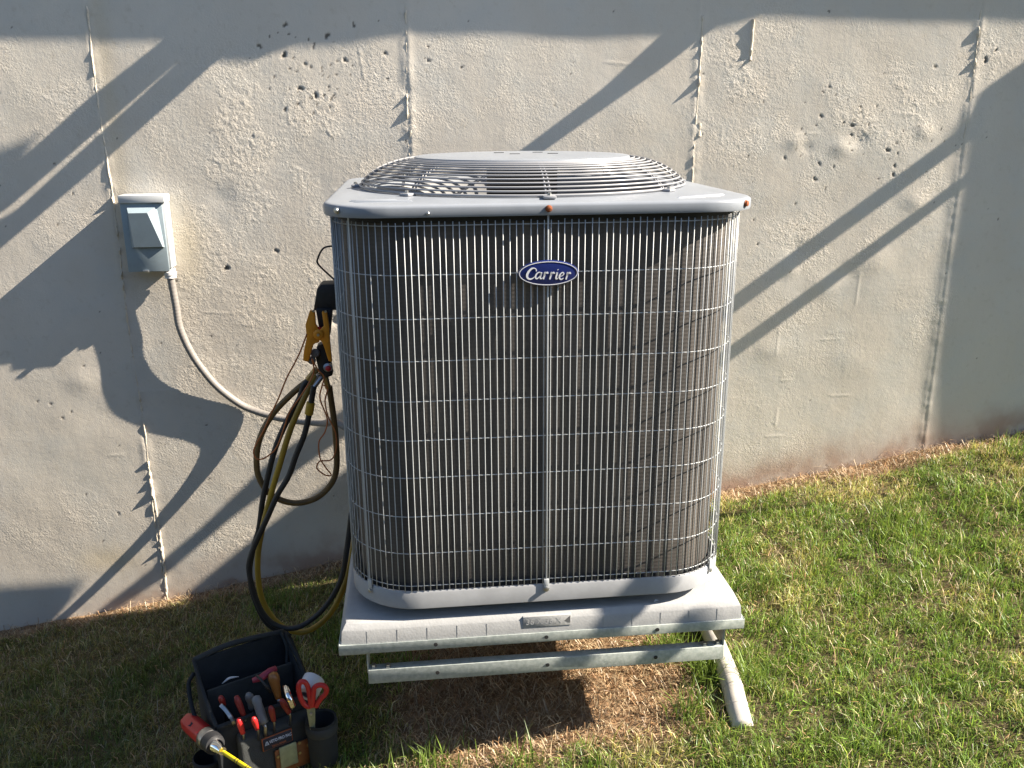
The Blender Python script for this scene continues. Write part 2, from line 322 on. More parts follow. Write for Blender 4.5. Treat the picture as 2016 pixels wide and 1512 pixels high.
def bare(x, y):
    """1 where the soil is bare: under the unit and along the wall"""
    e = .05 * fbm(x, y, 6, 3, 101)
    a = sstep(-.42, -.3, x + e) * sstep(.47, .36, x + e + .12 * sstep(-.1, .3, y)) * sstep(-.52, -.42, y + e) * sstep(.75, .55, y)
    w = .03 + .05 * sstep(.6, 1.3, x) * sstep(1.9, 1.5, x) + .03 * sstep(.1, .5, fbm(x, x * 0, 2, 2, 103) + .3) + .06 * sstep(-.9, -1.6, x)*0
    b = sstep(w + .04, w - .01, wally(0) - y + e * .6)
    return np.clip(np.maximum(a, b), 0, 1)
attr(gr, 'lawn', np.where((np.abs(X - .2) > 2.2) | (Y < -.95), 1., .85 * (1 - bare(X, Y))))
def leaf_material(name, trans=.35):
    m = bpy.data.materials.new(name); m.use_nodes = True; nt = m.node_tree; n = nt.nodes; l = nt.links; n.remove(n['Principled BSDF']); out = n['Material Output']
    a = n.new('ShaderNodeAttribute'); a.attribute_name = 'Col'; d = n.new('ShaderNodeBsdfDiffuse'); t = n.new('ShaderNodeBsdfTranslucent'); g = n.new('ShaderNodeBsdfGlossy'); g.inputs['Roughness'].default_value = .45
    g.inputs['Color'].default_value = (.9, .95, 1, 1)
    l.new(a.outputs['Color'], d.inputs[0]); l.new(a.outputs['Color'], t.inputs[0]); x = n.new('ShaderNodeMixShader'); x.inputs[0].default_value = trans; l.new(d.outputs[0], x.inputs[1]); l.new(t.outputs[0], x.inputs[2])
    y = n.new('ShaderNodeMixShader'); y.inputs[0].default_value = .035; l.new(x.outputs[0], y.inputs[1]); l.new(g.outputs[0], y.inputs[2]); l.new(y.outputs[0], out.inputs[0]); return m
def blades(name, x, y, length, width, lean, az, col, m, lift=0.):
    n = len(x); z = gz(x, y) - .004 + lift
    side = np.stack([-np.sin(az + PI / 2 * 0), np.cos(az), np.zeros(n)], -1); d = np.stack([np.cos(az), np.sin(az), np.zeros(n)], -1)
    tw = rng.uniform(0, PI, n)[:, None]; side = side * np.cos(tw) + d * np.sin(tw) * .6
    side /= np.linalg.norm(side, axis=1)[:, None]
    P0 = np.stack([x, y, z], -1); L = length[:, None]; ln = lean[:, None]; w = width[:, None] / 2
    up_ = np.array([0, 0, 1.0])
    P1 = P0 + L * (.5 * up_ * np.cos(ln * .5) + .5 * d * np.sin(ln * .5)); P2 = P1 + L * .5 * (up_ * np.cos(ln * 1.3) + d * np.sin(ln * 1.3))
    P2[:, 2] = np.maximum(P2[:, 2], gz(P2[:, 0], P2[:, 1]) + .002)
    V = np.stack([P0 - side * w, P0 + side * w, P1 - side * w * .8, P1 + side * w * .8, P2], 1).reshape(-1, 3)
    b = np.arange(n)[:, None] * 5; F = np.concatenate([b + np.array([0, 1, 3]), b + np.array([0, 3, 2]), b + np.array([2, 3, 4])])
    o = np_mesh(name, V, F, m, smooth=False)
    c = np.repeat(np.concatenate([col, np.ones((n, 1))], 1)[:, None, :], 5, 1); c[:, 0:2, :3] *= .8; cattr(o, 'Col', c.reshape(-1, 4)); return o
M_grass = leaf_material('grass_blade'); M_straw = leaf_material('straw', .15)
TUFTS = [(.37, -.16, .035, 160), (.43, -.30, .03, 130), (.36, -.42, .03, 110), (-.07, -.47, .03, 60), (-.27, -.42, .04, 120), (1.85, .50, .07, 260), (-.76, .48, .05, 150), (.52, -.36, .03, 120), (-.36, -.02, .05, 140), (1.2, .25, .05, 120), (.75, .05, .05, 120), (-.48, .2, .05, 140)]
def grass():
    N = 400000
    x = rng.uniform(-1.95, 2.35, N); y = rng.uniform(-.95, .71, N)
    vis = (y > -.62 - .0 * x) | (x > .3)
    vis &= ~((x < -.2) & (y < -.5))
    tuft = fbm(x, y, 9, 3, 110); dens = (1 - bare(x, y)) * (.55 + .45 * sstep(-.3, .15, tuft))
    k = vis & (rng.random(N) < dens) & (y < wally(x) - .012)
    x, y, tuft = x[k], y[k], tuft[k]; n = len(x)
    # shuffle towards tufts
    x = x + .012 * perlin(x * 25, y * 25, 5); y = y + .012 * perlin(x * 25, y * 25, 6)
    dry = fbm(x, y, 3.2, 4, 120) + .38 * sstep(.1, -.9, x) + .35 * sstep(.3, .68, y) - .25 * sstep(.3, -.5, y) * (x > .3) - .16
    length = rng.gamma(7, .0042, n) * (1 + .6 * np.clip(tuft, -.5, .8)) * (1 - .25 * sstep(.2, .7, y)); length = np.clip(length, .010, .075)
    width = rng.uniform(.0013, .0029, n); az = 1.6 * fbm(x, y, 9, 2, 130) * PI + rng.normal(0, 1.4, n); lean = np.abs(rng.normal(.85, .45, n))
    u = rng.random(n); t = np.clip(.5 + dry * 1.1 + rng.normal(0, .22, n), 0, 1)
    G1 = np.array([.11, .17, .034]); G2 = np.array([.235, .345, .050]); G3 = np.array([.40, .40, .11]); S = np.array([.66, .56, .34])
    c = G1 + (G2 - G1) * u[:, None]; c = c + (G3 - c) * sstep(.45, .8, t)[:, None]; dead = rng.random(n) < (.07 + .28 * sstep(.5, 1, t)); c[dead] = S * rng.uniform(.55, 1.15, (dead.sum(), 1))
    lf = sstep(-.1, -1.0, x + .3 * fbm(x, y, 2, 3, 140))[:, None]; c = c * (1 - .45 * lf) + lf * .012 * np.array([1., .8, .9]); c *= rng.lognormal(0, .33, (n, 1)); c *= 1 + .12 * rng.normal(0, 1, (n, 3)) * np.array([1, .4, .6])  # blade colour darkened towards the left to deepen the shade there
    tx, ty = [], []
    for cx, cy, sg, k in TUFTS: tx.append(rng.normal(cx, sg, k)); ty.append(rng.normal(cy, sg * .8, k))
    tx = np.concatenate(tx); ty = np.minimum(np.concatenate(ty), .69); k = len(tx); x = np.concatenate([x, tx]); y = np.concatenate([y, ty]); length = np.concatenate([length, rng.uniform(.05, .105, k)]); width = np.concatenate([width, rng.uniform(.002, .0036, k)])
    lean = np.concatenate([lean, np.abs(rng.normal(.6, .35, k))]); az = np.concatenate([az, rng.uniform(0, 2 * PI, k)]); c = np.concatenate([c, (G1 + (G2 - G1) * rng.random((k, 1)) * .8) * rng.uniform(.7, 1.2, (k, 1))])
    o = blades('grass', x, y, length, width, lean, az, c, M_grass); o['kind'] = 'stuff'; o['label'] = 'mown lawn, green in the sun on the right, drier and darkened in colour on the shaded left'
    print('blades', n)
def straw():
    N = 140000; x = rng.uniform(-1.95, 2.3, N); y = rng.uniform(-.7, .71, N)
    k = (rng.random(N) < np.clip(bare(x, y) * 1.0 + .10, 0, 1)) & (y < wally(x) - .008); x, y = x[k], y[k]; n = len(x)
    length = rng.gamma(3.2, .0095, n).clip(.008, .11); width = rng.uniform(.0010, .0024, n); lean = rng.uniform(1.25, 1.62, n); az = rng.uniform(0, 2 * PI, n)
    c = np.array([.54, .42, .26]) * rng.uniform(.35, 1.25, (n, 1)) * np.array([1, 1, 1]); r = rng.random(n) < .3; c[r] *= np.array([.8, .62, .5])
    o = blades('straw_litter', x, y, length, width, lean, az, c, M_straw, .004); o['kind'] = 'stuff'; o['label'] = 'dead grass and straw lying on the bare soil'
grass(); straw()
# ------------------------------------------------------------------ materials of the objects
M_cap = mat('grey_enamel', (.225, .25, .285), .36, var=.05, vscale=14, bump=.08, bscale=25, coat=.04, spec=.3)
M_pan = mat('grey_pan_enamel', (.32, .335, .355), .42, var=.08, vscale=18, bump=.06, bscale=30)
M_wire = mat('grey_coated_wire', (.42, .45, .47), .34, var=.08, vscale=30)
M_guard = mat('guard_wire_coat', (.27, .28, .30), .32)
M_dark = mat('dark_interior', (.02, .021, .023), .7)
M_shroud = mat('shroud_enamel', (.30, .31, .32), .4)
M_fan = mat('fan_blade_metal', (.10, .105, .11), .45, .6)
M_blue = mat('badge_blue', (.012, .022, .12), .25, coat=.4)
M_white = mat('badge_white', (.72, .74, .78), .3)
M_rust = mat('rusty_screw', (.28, .085, .03), .75, .3, var=.4, vscale=300, bump=.5, bscale=400)
M_zinc = mat('zinc_screw', (.42, .43, .43), .35, .9)
M_pad = mat('pad_plastic', (.325, .335, .34), .6, var=.06, vscale=35, bump=.25, bscale=180)
M_galv = mat('galvanized_steel', (.30, .345, .33), .5, .2, vscale=95, bump=.1, bscale=150, col2=(.46, .50, .48))
M_pvc = mat('pvc', (.46, .44, .40), .5, var=.12, vscale=30, bump=.15, bscale=80)
M_box = mat('box_enamel', (.46, .49, .51), .4, var=.05, vscale=25, bump=.05, bscale=60)
M_boxcover = mat('box_cover_enamel', (.25, .315, .355), .4, var=.06, vscale=25)
M_cond = mat('conduit_plastic', (.21, .20, .19), .55, var=.1, vscale=40)
M_black = mat('black_rubber', (.018, .019, .022), .55, var=.2, vscale=60, bump=.2, bscale=150)
M_tan = mat('tan_hose_rubber', (.15, .095, .035), .5, var=.2, vscale=40)
M_yel = mat('yellow_hose_rubber', (.42, .27, .02), .45, var=.12, vscale=40)
M_yhose = mat('dull_yellow_hose', (.20, .135, .025), .5, vscale=4, col2=(.42, .27, .02))
M_olive = mat('worn_yellow_hose', (.20, .14, .04), .5, var=.2, vscale=40)
M_orange = mat('orange_plastic', (.78, .31, .02), .42, var=.06, vscale=60)
M_cord = mat('orange_cord', (.45, .14, .04), .55)
M_brass = mat('brass', (.36, .27, .12), .4, .8)
M_steel = mat('brushed_steel', (.36, .36, .36), .3, .95)
M_chrome = mat('chrome', (.8, .8, .8), .06, 1.)
M_gplast = mat('grey_plastic', (.16, .165, .17), .45)
M_red = mat('red_plastic', (.50, .02, .022), .4, var=.1, vscale=40)
M_redd = mat('dark_red_plastic', (.22, .02, .018), .45)
M_pink = mat('pink_red_plastic', (.30, .03, .06), .5)
M_amber = mat('amber_plastic', (.30, .12, .03), .3)
M_fabric = mat('black_nylon', (.016, .020, .024), .85, var=.25, vscale=30, bump=.7, bscale=500)
M_fabric2 = mat('grey_nylon', (.032, .036, .037), .8, var=.2, vscale=30, bump=.6, bscale=450)
M_leather = mat('brown_leather', (.20, .07, .022), .5, var=.25, vscale=30, bump=.3, bscale=120)
M_tape = mat('white_tape', (.62, .63, .65), .5)
M_yshaft = mat('yellow_shaft', (.68, .52, .01), .4)
M_wood = mat('weathered_timber', (.20, .15, .10), .8, var=.25, vscale=8, bump=.4, bscale=60, stretch=(1, 1, 8))
def coil_material():
    m = mat('coil_fins', (.085, .075, .066), .6, .25, spec=.3); nt = m.node_tree; n = nt.nodes; l = nt.links; b = n['Principled BSDF']
    tc = n.new('ShaderNodeTexCoord')
    def wave(dirn, s):
        w = n.new('ShaderNodeTexWave'); w.bands_direction = dirn; w.inputs['Scale'].default_value = s; w.inputs['Distortion'].default_value = .6; w.inputs['Detail'].default_value = 1; l.new(tc.outputs['Object'], w.inputs[0]); return w.outputs['Fac']
    t = n.new('ShaderNodeTexNoise'); t.inputs['Scale'].default_value = 9; t.inputs['Detail'].default_value = 5; mp = n.new('ShaderNodeMapping'); mp.inputs['Scale'].default_value = (3, 3, .35); l.new(tc.outputs['Object'], mp.inputs[0]); l.new(mp.outputs[0], t.inputs[0])
    r = n.new('ShaderNodeValToRGB'); e = r.color_ramp.elements; e[0].position = .3; e[0].color = (.058, .057, .058, 1); e[1].position = .7; e[1].color = (.130, .118, .108, 1); l.new(t.outputs[0], r.inputs[0])
    x = n.new('ShaderNodeMix'); x.data_type = 'RGBA'; x.blend_type = 'MULTIPLY'; x.inputs[0].default_value = .12; l.new(r.outputs[0], x.inputs[6])
    g = n.new('ShaderNodeMapRange'); l.new(wave('Z', 36), g.inputs[0]); g.inputs[3].default_value = .25; g.inputs[4].default_value = 1; c = n.new('ShaderNodeCombineColor')
    for i in range(3): l.new(g.outputs[0], c.inputs[i])
    l.new(c.outputs[0], x.inputs[7]); l.new(x.outputs[2], b.inputs['Base Color'])
    bu = n.new('ShaderNodeBump'); bu.inputs['Strength'].default_value = .2; bu.inputs['Distance'].default_value = .001; l.new(wave('Z', 36), bu.inputs['Height']); l.new(bu.outputs[0], b.inputs['Normal']); return m
M_coil = coil_material()

RC = .155
# ------------------------------------------------------------------ the condensing unit
W2, H = .438, .875
def screw(parent, p, nrm, m, r=.0055, name='screw'):
    b = B(); q = Vector(nrm).normalized().to_track_quat('Z', 'Y').to_matrix().to_4x4(); M = Matrix.Translation(p) @ q
    b.lathe([(r * 1.25, 0), (r * 1.25, .0012), (r, .0018), (r, .005), (r * .7, .0058), (.0001, .0058)], 12, M, cap=False); return b.obj(name, m, parent, smooth=True)
def build_unit():
    u = thing('air_conditioner', 'grey outdoor air conditioner with wire guards, round fan dome and a blue oval badge', 'air conditioner')
    # base pan
    hp = W2 - .006
    b = B(); b.loops([rs_loop(hp - .03, .13, .0005), rs_loop(hp - .003, .152, .0005), rs_loop(hp, RC, .003), rs_loop(hp, RC, .040), rs_loop(hp - .002, RC, .044), rs_loop(hp - .005, RC - .003, .044), rs_loop(hp - .006, RC - .004, .030), rs_loop(hp - .1, .08, .026)], (True, True)); b.obj('base_pan', M_pan, u, smooth=True)
    # coil, a ring of finned tube
    b = B(); b.loops([rs_loop(.411, .135, .03), rs_loop(.411, .135, .857)]); b.loops([rs_loop(.370, .06, .857), rs_loop(.370, .06, .03)]); b.obj('coil', M_coil, u, smooth=True)
    b = B(); b.loops([rs_loop(.418, .142, .852), rs_loop(.418, .142, .838)]); b.obj('coil_gasket', M_dark, u, smooth=True)
    b = B(); b.loops([rs_loop(.418, .142, .032), rs_loop(.418, .142, .052)]); b.obj('coil_gasket', M_dark, u, smooth=True)
    b = B(); b.loops([rs_loop(.36, .06, .032), rs_loop(.01, .005, .032)], (False, True)); b.obj('inner_floor', M_dark, u)
    b = B(); b.lathe([(.09, .035), (.09, .30), (.07, .34), (.02, .35)], 28); b.obj('compressor', M_dark, u, smooth=True)
    for fx, fy in ((-.3, -.3), (.3, -.3), (-.3, .3), (.3, .3)):
        b = B(); b.lathe([(.030, -.0265), (.032, -.022), (.030, .0), (.024, .0015)], 20, Matrix.Translation((fx, fy, 0))); b.obj('riser_foot', M_black, u, smooth=True)
    # top cap
    RO = .352
    b = B(); b.loops([rs_loop(W2 - .003, .110, .853), rs_loop(W2 + .001, .114, .851), rs_loop(W2 + .002, .115, .854), rs_loop(W2 + .002, .115, H - .007), rs_loop(W2 + .0005, .114, H - .003), rs_loop(W2 - .003, .111, H - .0008), rs_loop(W2 - .008, .107, H), rs_loop(W2 - .03, .10, H + .001),
        circ(.392, H + .004), circ(.365, H + .006), circ(RO + .006, H + .006), circ(RO, H + .003), circ(RO - .004, H - .01)]); b.obj('top_cap', M_cap, u, smooth=True)
    b = B(); b.loops([circ(RO - .003, H - .008), circ(RO - .006, H - .03), circ(RO - .012, H - .16), circ(RO - .002, H - .18)]); b.obj('fan_shroud', M_shroud, u, smooth=True)
    # long pressed ribs on the corners of the cap
    for sx in (-1, 1):
        for k in range(2):
            d = .020 * k; L = .115 - .02 * k
            c = Vector((sx * (.318 + d), -.380 + d * .9, H + .0012)) ; dirv = Vector((1, .0, 0)) if sx < 0 else Vector((.93, .37, 0)).normalized()
            bb = B(); pts = [c + dirv * (t - .5) * L for t in (0, .05, .5, .95, 1)]; bb.tube([p if 0 < i < 4 else p - Vector((0, 0, .003)) for i, p in enumerate(pts)], .0034, 8); bb.obj('pressed_rib', M_cap, u, smooth=True)
    # vertical wires of the coil guard : each one a part
    g = .4305; rc = .150
    per = []; 
    for i in range(4000): a = 2 * PI * i / 4000; t = rad(a, g, rc); per.append(Vector((t * math.cos(a), t * math.sin(a), 0)))
    cum = [0.]
    for i in range(1, 4001): cum.append(cum[-1] + (per[i % 4000] - per[i - 1]).length)
    tot = cum[-1]; start = None
    i_front = min(range(4000), key=lambda i: abs(per[i].x) + (per[i].y > 0) * 9); s_front = cum[i_front]
    def at(s):
        s %= tot; lo, hi = 0, 4000
        while hi - lo > 1:
            mid = (lo + hi) // 2
            if cum[mid] <= s: lo = mid
            else: hi = mid
        return per[lo % 4000]
    wb = B(); wb.tube([(0, 0, .046), (0, 0, .2), (0, 0, .4), (0, 0, .6), (0, 0, .842)], .00100, 7); first = wb.obj('guard_wire', M_wire, u, smooth='all')
    NW = round(tot / .01375); rr = random.Random(3)
    for i in range(NW):
        p = at(s_front + (i + .5) * tot / NW + rr.gauss(0, .0003)); o = first if i == 0 else first.copy()
        if i: COL.objects.link(o); o.parent = u
        o.location = (p.x, p.y, rr.uniform(-.002, .002)); n = Vector((p.x, p.y, 0)).normalized(); o.rotation_euler = (rr.gauss(0, .0007), rr.gauss(0, .0006), 0)
    # horizontal wires sit behind the vertical ones
    hz = [.834, .738, .650, .563, .478, .393, .310, .221, .134, .056]
    lp = [Vector(p) for p in rs_loop(g - .0028, rc, 0)]
    hb = B(); hb.tube(lp + [lp[0]], .00105, 6, cap=False); hf = hb.obj('guard_hoop', M_wire, u, smooth='all')
    for i, z in enumerate(hz):
        o = hf if i == 0 else hf.copy()
        if i: COL.objects.link(o); o.parent = u
        o.location = (0, 0, z); o.rotation_euler = (0, 0, 0)
    # straps and their screws
    for sx, sy, w in ((0, -1, .0034), (-.3815, -.3815, .0042), (.3815, -.3815, .0042)):
        if sx == 0: p = Vector((.0, -g - .0022, 0)); a = 0
        else: p = Vector((sx * 1.016, sy * 1.016, 0)); a = math.atan2(p.x, -p.y)
        M = Matrix.Translation(p) @ Matrix.Rotation(a, 4, 'Z')
        b = B(); b.box((-w / 2, -.0010, .040), (w / 2, .0010, .853), M); b.box((-.0055, -.0022, .036), (.0055, .001, .058), M); b.obj('guard_strap', M_wire, u, bevel=.0006)
    screw(u, (0, -W2 - .002, .864), (0, -1, 0), M_rust, name='cap_screw'); screw(u, (.406, -.406, .864), (1, -1, 0), M_rust, name='cap_screw'); screw(u, (-.406, -.406, .864), (-1, -1, 0), M_zinc, name='cap_screw')
    screw(u, (-.233, -W2 - .002, .8585), (0, -1, 0), M_zinc, .0025, 'cap_screw')
    screw(u, (0, -hp, .034), (0, -1, 0), M_zinc, .0055, 'pan_screw'); screw(u, (.3865, -.3865, .030), (1, -1, 0), M_zinc, .005, 'pan_screw'); screw(u, (-.3865, -.3865, .030), (-1, -1, 0), M_zinc, .005, 'pan_screw')
    # fan dome : rings, spokes, plate
    prof = [(.384, .009), (.379, .017), (.372, .0245), (.363, .032), (.353, .039), (.342, .0455), (.330, .051), (.317, .0558), (.304, .0598), (.291, .063), (.278, .0655), (.266, .0670)]
    for i, (R, z) in enumerate(prof):
        pts = [(R * math.cos(2 * PI * k / 96), R * math.sin(2 * PI * k / 96), H + z) for k in range(97)]
        b = B(); b.tube(pts, .0021 if i else .0026, 7, cap=False); b.obj('dome_ring', M_guard, u, smooth='all')
    for k in range(8):
        a = -PI / 2 + .02 + k * PI / 4
        for da in (-.012, .012):
            pts = [((R - .004) * math.cos(a + da), (R - .004) * math.sin(a + da), H + z - .002) for R, z in [(.392, .002)] + prof]
            b = B(); b.tube(pts, .0021, 6); b.obj('dome_spoke', M_guard, u, smooth='all')
        M = Matrix.Rotation(a, 4, 'Z') @ Matrix.Translation((.392, 0, H + .004))
        b = B(); b.box((-.014, -.013, 0), (.012, .013, .006), M); b.obj('dome_clip', M_guard, u, bevel=.002)
        screw(u, M @ Vector((.002, 0, .006)), (0, 0, 1), M_zinc, .004, 'clip_screw')
    b = B(); b.lathe([(.248, .061), (.254, .063), (.256, .067), (.254, .071), (.246, .0725), (.2, .0740), (.1, .0755), (.001, .0760)], 96, Matrix.Translation((0, 0, H)), cap=False); b.lathe([(.248, .061), (.001, .061)], 96, Matrix.Translation((0, 0, H)), cap=False); b.obj('dome_plate', M_cap, u, smooth=True)
    for k, (x, y) in enumerate(((-.05, .05), (-.02, -.03), (.045, .05), (.07, -.03))):
        b = B(); b.box((x - .012, y - .004, H + .0735), (x + .012, y + .004, H + .0768)); b.obj('plate_slot', M_dark, u)
    # motor, its bracket and the fan
    b = B(); b.lathe([(.02, .03), (.08, .035), (.085, .045), (.085, -.06), (.075, -.07), (.02, -.072)], 32, Matrix.Translation((0, 0, H))); b.obj('fan_motor', M_dark, u, smooth=True)
    for k in range(3):
        b = B(); n = 10; v = []; f = []
        for i in range(n + 1):
            r = .06 + (.335 - .06) * i / n; w = .35 + .25 * math.sin(PI * i / n)
            for j in range(7):
                t = j / 6; a = k * 2 * PI / 3 + .6 + (t - .5) * 2 * w + .25 * i / n; z = H - .105 + (t - .5) * .075 + .012 * math.sin(PI * t)
                v.append((r * math.cos(a), r * math.sin(a), z))
        f = [(i * 7 + j, i * 7 + j + 1, (i + 1) * 7 + j + 1, (i + 1) * 7 + j) for i in range(n) for j in range(6)]
        b.add(v, f); b.obj('fan_blade', M_fan, u, smooth='all')
    # badge
    bd = B(); n = 64; yb = -g - .0035
    bd.loops([[(.0605 * s * math.cos(2 * PI * k / n), yb - d, .738 + .0258 * s * math.sin(2 * PI * k / n)) for k in range(n)] for s, d in ((.96, 0), (1, .001), (1, .004), (.975, .006), (.90, .0068))], (True, True))
    badge = bd.obj('badge', M_blue, u, smooth=True)
    rb = B(); rb.loops([[((.0585 + s) * math.cos(2 * PI * k / n), yb - d, .738 + (.0236 + s) * math.sin(2 * PI * k / n)) for k in range(n)] for s, d in ((0, .005), (.0, .0074), (-.0014, .0074), (-.0014, .005))]); rb.obj('badge_rim', M_white, badge, smooth=True)
    def stroke(bb, pts, wd, y):
        P = catmull([(p[0], 0, p[1]) for p in pts], 5); n = len(P); v = []
        for i, p in enumerate(P):
            t = (P[min(i + 1, n - 1)] - P[max(i - 1, 0)]); t.normalize(); N = Vector((-t.z, 0, t.x)); q = i / (n - 1) * (len(wd) - 1); k = min(int(q), len(wd) - 2); w = (wd[k] + (wd[k + 1] - wd[k]) * (q - k)) / 2
            for s, yy in ((1, 0), (1, .0012), (-1, .0012), (-1, 0)): c = p + N * w * s; v.append((c.x, y - yy, c.z))
        f = [(4 * i + j, 4 * i + (j + 1) % 4, 4 * i + 4 + (j + 1) % 4, 4 * i + 4 + j) for i in range(n - 1) for j in range(4)] + [(0, 1, 2, 3), (4 * n - 1, 4 * n - 2, 4 * n - 3, 4 * n - 4)]
        bb.add(v, f)
    def letter(strokes):
        bb = B()
        for pts, wd in strokes:
            q = [((x - 997) * .000122, .738 - (yy + .034 * (x - 997) - 497) * .000129) for x, yy in pts]; stroke(bb, q, [w * .000125 for w in wd], yb - .0066)
        bb.obj('badge_letter', M_white, badge)
    R_ = lambda dx: [([(922 + dx, 496), (942 + dx, 484), (930 + dx, 530), (912 + dx, 588)], [8, 26, 25, 22]), ([(924 + dx, 535), (948 + dx, 502), (975 + dx, 482), (988 + dx, 500)], [8, 14, 22, 26])]
    letter([([(797, 468), (795, 438), (760, 420), (712, 434), (668, 480), (646, 535), (660, 574), (700, 590), (745, 572), (768, 550)], [18, 12, 14, 28, 34, 34, 30, 20, 14, 8])])
    letter([([(868, 492), (840, 482), (805, 505), (784, 550), (796, 580), (825, 572), (858, 535), (874, 490)], [14, 12, 22, 26, 22, 14, 12, 16]), ([(884, 482), (868, 530), (862, 572), (880, 580), (900, 562)], [22, 24, 22, 14, 6])])
    letter(R_(0)); letter(R_(105))
    letter([([(1118, 500), (1140, 484), (1126, 535), (1118, 574), (1136, 580), (1156, 562)], [8, 24, 26, 24, 14, 6]), ([(1148, 436), (1152, 442)], [24, 24])])
    letter([([(1182, 545), (1222, 530), (1248, 502), (1234, 482), (1204, 492), (1178, 530), (1180, 572), (1208, 588), (1244, 566)], [6, 10, 16, 16, 18, 26, 26, 18, 8])])
    letter(R_(370))
    # a short black lead that loops out of the left side
    pts = catmull([(-0.4441, -0.0500, 0.7477), (-0.4725, -0.0500, 0.7435), (-0.4881, -0.0500, 0.7201), (-0.4869, -0.0500, 0.7033), (-0.4472, -0.0500, 0.6613)], 6)
    b = B(); b.tube(pts, .0022, 8); b.obj('wire_lead', M_black, u, smooth='all')
    # service corner at the back, towards the wall
    b = B(); b.box((-.425, .30, .06), (-.30, .425, .84)); b.obj('service_panel', M_cap, u, bevel=.004)
build_unit()

# ------------------------------------------------------------------ pad and stand
def build_pad():
    p = thing('equipment_pad', 'square light grey plastic equipment pad under the air conditioner', 'pad', (0, .0208, -.0005))
    b = B(); b.loops([rs_loop(.4570, .010, -.0725), rs_loop(.4545, .010, -.0425), rs_loop(.4530, .012, -.0400), rs_loop(.4470, .012, -.0285), rs_loop(.4445, .012, -.0268), rs_loop(.437, .012, -.0265)], (True, True)); b.obj('pad_body', M_pad, p, smooth=True)
    F = lambda z, d: -(.4545 + (z + .0425) * (-.0025 / .030)) - d        # front face at height z, d proud of it
    for i in range(13):
        x0 = -.398 + i * .0660
        if -.07 < x0 < .075: continue
        b = B(); b.add([(x0, F(-.072, .0004), -.072), (x0 + .002, F(-.072, .0004), -.072), (x0 + .002, F(-.0435, .0004), -.0435), (x0, F(-.0435, .0004), -.0435), (x0, -.44, -.072), (x0 + .002, -.44, -.072), (x0 + .002, -.44, -.0435), (x0, -.44, -.0435)], [(0, 1, 2, 3), (7, 6, 5, 4), (0, 4, 5, 1), (1, 5, 6, 2), (2, 6, 7, 3), (3, 7, 4, 0)]); b.obj('moulded_rib', M_pad, p)
    b = B(); x0, x1 = -.052, .056; z0, z1 = -.059, -.033; b.add([(x0, F(z0, .0012), z0), (x1, F(z0, .0012), z0), (x1, F(-.0425, .0012), z1), (x0, F(-.0425, .0012), z1), (x0, -.43, z0), (x1, -.43, z0), (x1, -.43, z1), (x0, -.43, z1)], [(0, 1, 2, 3), (7, 6, 5, 4), (0, 4, 5, 1), (1, 5, 6, 2), (2, 6, 7, 3), (3, 7, 4, 0)]); lb = b.obj('size_plate', M_pad, p, bevel=.0008)
    text('size_digits', '36 X 36 X', .019, M_pad, lb, (-.006, F(-.047, .0014), -.0465), (PI / 2 - .06, 0, 0), .0004, bold=.0001)
    b = B(); b.add([(.042, F(-.047, .001), -.047), (.0545, F(-.047, .001), -.036), (.0545, F(-.047, .001), -.058), (.042, F(-.047, .0019), -.047), (.0545, F(-.047, .0019), -.036), (.0545, F(-.047, .0019), -.058)], [(3, 4, 5), (0, 2, 1), (0, 1, 4, 3), (1, 2, 5, 4), (2, 0, 3, 5)]); b.obj('size_arrow', M_gplast, lb)
build_pad()
chip = B(); chip.add([(0, 0, .0012), (.013, .002, .0035), (.006, .009, .003), (.005, .004, 0)], [(0, 1, 2), (0, 3, 1), (1, 3, 2), (2, 3, 0)]); co = chip.obj('paint_flake', M_white, None, loc=(0.2488, -0.4214, -0.0250)); tag(co, 'tiny white flake lying on the pad in front of the unit', 'flake')
